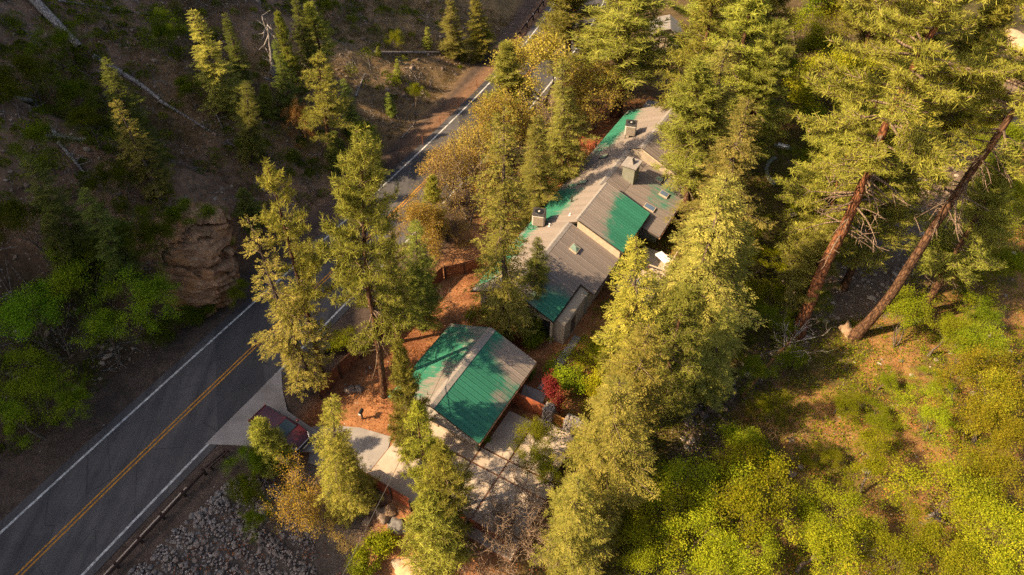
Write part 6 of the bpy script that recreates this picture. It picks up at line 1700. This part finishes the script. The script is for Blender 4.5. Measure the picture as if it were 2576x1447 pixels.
for k, (t, h, r, ti, lab) in enumerate(BL):
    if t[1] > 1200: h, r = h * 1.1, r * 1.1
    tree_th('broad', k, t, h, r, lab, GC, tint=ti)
for k, (t, h, r, lab) in enumerate([((1985, 1060), 2.6, 70, 'large bare tan shrub on the sunny litter patch'), ((1810, 1130), 2.4, 45, 'bare shrub over the dark creek boulders'), ((1880, 850), 3, 45, 'bare twiggy bush below the pale fir')]):
    tree_th('bare', 1, t, h, r, lab, 'bare shrubs', wood=(1.7, 1.4, 1.0))
for k, (t, h, r, lab) in enumerate([((1730, 350), 7, 60, 'dark bush between house and creek, upper'), ((1700, 780), 4, 55, 'dark bush under the darker pine'), ((1450, 1100), 3, 50, 'low bush right of the gate landing'), ((1520, 880), 3, 45, 'low bush beside the upper garden path')]):
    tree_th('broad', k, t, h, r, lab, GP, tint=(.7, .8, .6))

# ------------------------------------------------------------------ ground cover (uncountable)
def scatter(n, x0, x1, y0, y1, f, g=rng):
    x = g.uniform(x0, x1, n); y = g.uniform(y0, y1, n); k = f(x, y) > g.uniform(0, 1, n); x, y = x[k], y[k]
    return np.stack([x, y, H(x, y)], 1)
def inview(P):
    dep = SQ * (P[:, 1] + CAMZ - P[:, 2]); return (np.abs(P[:, 0]) < dep * .80) & (P[:, 1] > .36 * (CAMZ - P[:, 2]))
def blades(name, P, n, h, w, mat, g=rng, spread=.12, flop=.5):
    P = P[inview(P)]; N = len(P)
    b = np.repeat(P, n, 0) + np.concatenate([g.normal(0, spread, (N * n, 2)), np.zeros((N * n, 1))], 1)
    hh = (h * g.uniform(.5, 1.2, N * n))[:, None]; d = unit(np.stack([g.normal(0, flop, N * n), g.normal(0, flop, N * n), np.ones(N * n)], 1))
    s = unit(np.cross(d, g.normal(size=(N * n, 3)))) * w
    V = np.stack([b - s, b + s, b + d * hh], 1); t = np.repeat(np.clip(np.repeat(g.uniform(0, .7, N), n) + g.uniform(0, .3, N * n), 0, 1), 3)
    return kind(link(name, npmesh(name, V.reshape(-1, 3), np.arange(N * n * 3).reshape(-1, 3), {'tint': t}), mat), 'stuff')
def leafstuff(name, P, n, size, spread, hh, mat, g=rng, up=.8):
    P = P[inview(P)]; N = len(P)
    b = np.repeat(P, n, 0) + g.normal(0, 1, (N * n, 3)) * np.array([spread, spread, 0]); b[:, 2] += np.abs(g.normal(0, hh, N * n)) + .02
    V, F = leaf_mesh(name, b, np.full(N * n, size), g, up); t = np.repeat(np.clip(np.repeat(g.uniform(0, .7, N), n) + g.uniform(0, .3, N * n), 0, 1), 4)
    return kind(link(name, npmesh(name, V, F, {'tint': t}), mat), 'stuff')
patch = lambda x, y, s, lo, hi, f=.25: sst(lo, hi, fbm(x * f, y * f, s, 3))
o = leafstuff('ground_cover', scatter(34000, 8, 66, 18, 90, lambda x, y: (creek_d(x, y) < -3.5) * (.25 + .75 * patch(x, y, 101, -.15, .25))), 9, .15, .22, .13, M['leaf']); tag(o, 'low green plants spread over the sunny creek bank', 'ground cover'); o.color = (.85, .95, .8, 1)
o = leafstuff('leaf_litter', scatter(26000, 6, 66, 16, 90, lambda x, y: (creek_d(x, y) < -3.0) * (.3 + .7 * patch(x, y, 107, -.2, .2))), 5, .13, .25, .01, M['litter'], up=3); tag(o, 'orange fallen leaves covering the creek bank', 'leaf litter')
o = leafstuff('leaf_litter', scatter(26000, -22, 18, 12, 82, lambda x, y: (road_d(x, y) < -11.5) * (creek_d(x, y) > 6) * (.3 + .7 * patch(x, y, 109, -.2, .2))), 4, .12, .25, .008, M['litter'], up=3); tag(o, 'orange needle litter on the soil around the garage', 'leaf litter')
o = leafstuff('bank_plants', scatter(22000, 2, 60, 14, 85, lambda x, y: (creek_d(x, y) > np.where(y > 44, 3.2, -3.5)) * (creek_d(x, y) < np.where(y > 48, 18, 12))), 12, .15, .28, .30, M['leaf']); tag(o, 'green undergrowth along the house side of the creek', 'undergrowth'); o.color = (.6, .72, .55, 1)
hillz = lambda x, y: (road_d(x, y) > 4.2)
o = blades('dry_grass', scatter(30000, -50, 6, 52, 100, lambda x, y: hillz(x, y) * (road_d(x, y) < 26) * (.15 + .85 * patch(x, y, 111, -.1, .25))), 9, .42, .014, M['grass_dry'], spread=.16); tag(o, 'tufts of dry tan grass on the upper slope', 'grass')
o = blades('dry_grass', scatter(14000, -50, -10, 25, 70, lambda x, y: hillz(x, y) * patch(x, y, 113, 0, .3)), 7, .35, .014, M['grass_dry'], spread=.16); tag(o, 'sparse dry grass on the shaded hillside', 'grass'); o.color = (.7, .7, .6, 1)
def brush(name, C, n, rr, hh, size, mat, g=rng):
    C = C[inview(C)]; N = len(C); r = rr * g.uniform(.5, 1.3, N); k = np.repeat(np.arange(N), n)
    d = unit(g.normal(size=(N * n, 3))) * (g.uniform(.35, 1, N * n) ** .5)[:, None]; d[:, 2] = np.abs(d[:, 2]) * hh
    P = C[k] + d * r[k][:, None]; P[:, 2] = np.maximum(P[:, 2], H(P[:, 0], P[:, 1]) + .05)
    V, F = leaf_mesh(name, P, np.full(N * n, size), g, .6); t = np.repeat(np.clip(g.uniform(0, .75, N)[k] + g.uniform(0, .25, N * n), 0, 1), 4)
    return kind(link(name, npmesh(name, V, F, {'tint': t}), mat), 'stuff')
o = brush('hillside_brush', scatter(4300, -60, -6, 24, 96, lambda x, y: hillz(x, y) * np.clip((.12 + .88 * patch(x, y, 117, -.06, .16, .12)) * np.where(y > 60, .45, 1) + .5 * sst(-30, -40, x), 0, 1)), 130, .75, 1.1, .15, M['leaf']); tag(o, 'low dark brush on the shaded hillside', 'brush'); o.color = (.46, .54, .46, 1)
P = scatter(9000, -52, 2, 30, 98, lambda x, y: hillz(x, y) * (.25 + .75 * patch(x, y, 121, -.1, .2))); P = P[inview(P)]
o = kind(link('hillside_stones', stones_mesh('hillside_stones', P, np.clip(rng.lognormal(-2.2, .6, len(P)), .05, .55), ROCKS, rng), M['stones_hill']), 'stuff'); tag(o, 'loose brown stones scattered on the hillside', 'stones')
P = scatter(9000, 4, 62, 12, 80, lambda x, y: sst(np.where(y > 44, 5.5, 1.8), np.where(y > 44, 3.0, 0.8), np.abs(creek_d(x, y))) + .07 * (creek_d(x, y) < -4) * (creek_d(x, y) > -16)); P = P[inview(P)]
o = kind(link('creek_cobbles', stones_mesh('creek_cobbles', P, np.clip(rng.lognormal(-1.85, .5, len(P)), .06, .5), ROCKS, rng), M['stones_creek']), 'stuff'); tag(o, 'pale rounded cobbles along the creek bed', 'cobbles')
P = scatter(1500, -24, 12, 12, 60, lambda x, y: (road_d(x, y) < -11) * (creek_d(x, y) > 6) * patch(x, y, 127, .1, .4)); P = P[inview(P)]
o = kind(link('garden_stones', stones_mesh('garden_stones', P, np.clip(rng.lognormal(-2.3, .5, len(P)), .05, .3), ROCKS, rng), M['stones_creek']), 'stuff'); tag(o, 'small stones on the orange soil around the garage', 'stones')
P = scatter(9000, -52, 2, 30, 98, lambda x, y: hillz(x, y) * (.3 + .7 * patch(x, y, 131, -.05, .25))); P = P[inview(P)]; N = len(P)
a = rng.uniform(0, 6.28, N); L = rng.uniform(.5, 2.2, N); E = P + np.stack([np.cos(a) * L, np.sin(a) * L, np.zeros(N)], 1); E[:, 2] = H(E[:, 0], E[:, 1]) + rng.uniform(.02, .3, N); P[:, 2] += .04
V, F = seg_mesh('twigs', np.concatenate([P, E, np.full((N, 1), .022), np.full((N, 1), .008)], 1), 4)
o = kind(link('fallen_twigs', npmesh('fallen_twigs', V, F), M['deadwood']), 'stuff'); tag(o, 'grey fallen twigs strewn over the hillside', 'twigs')
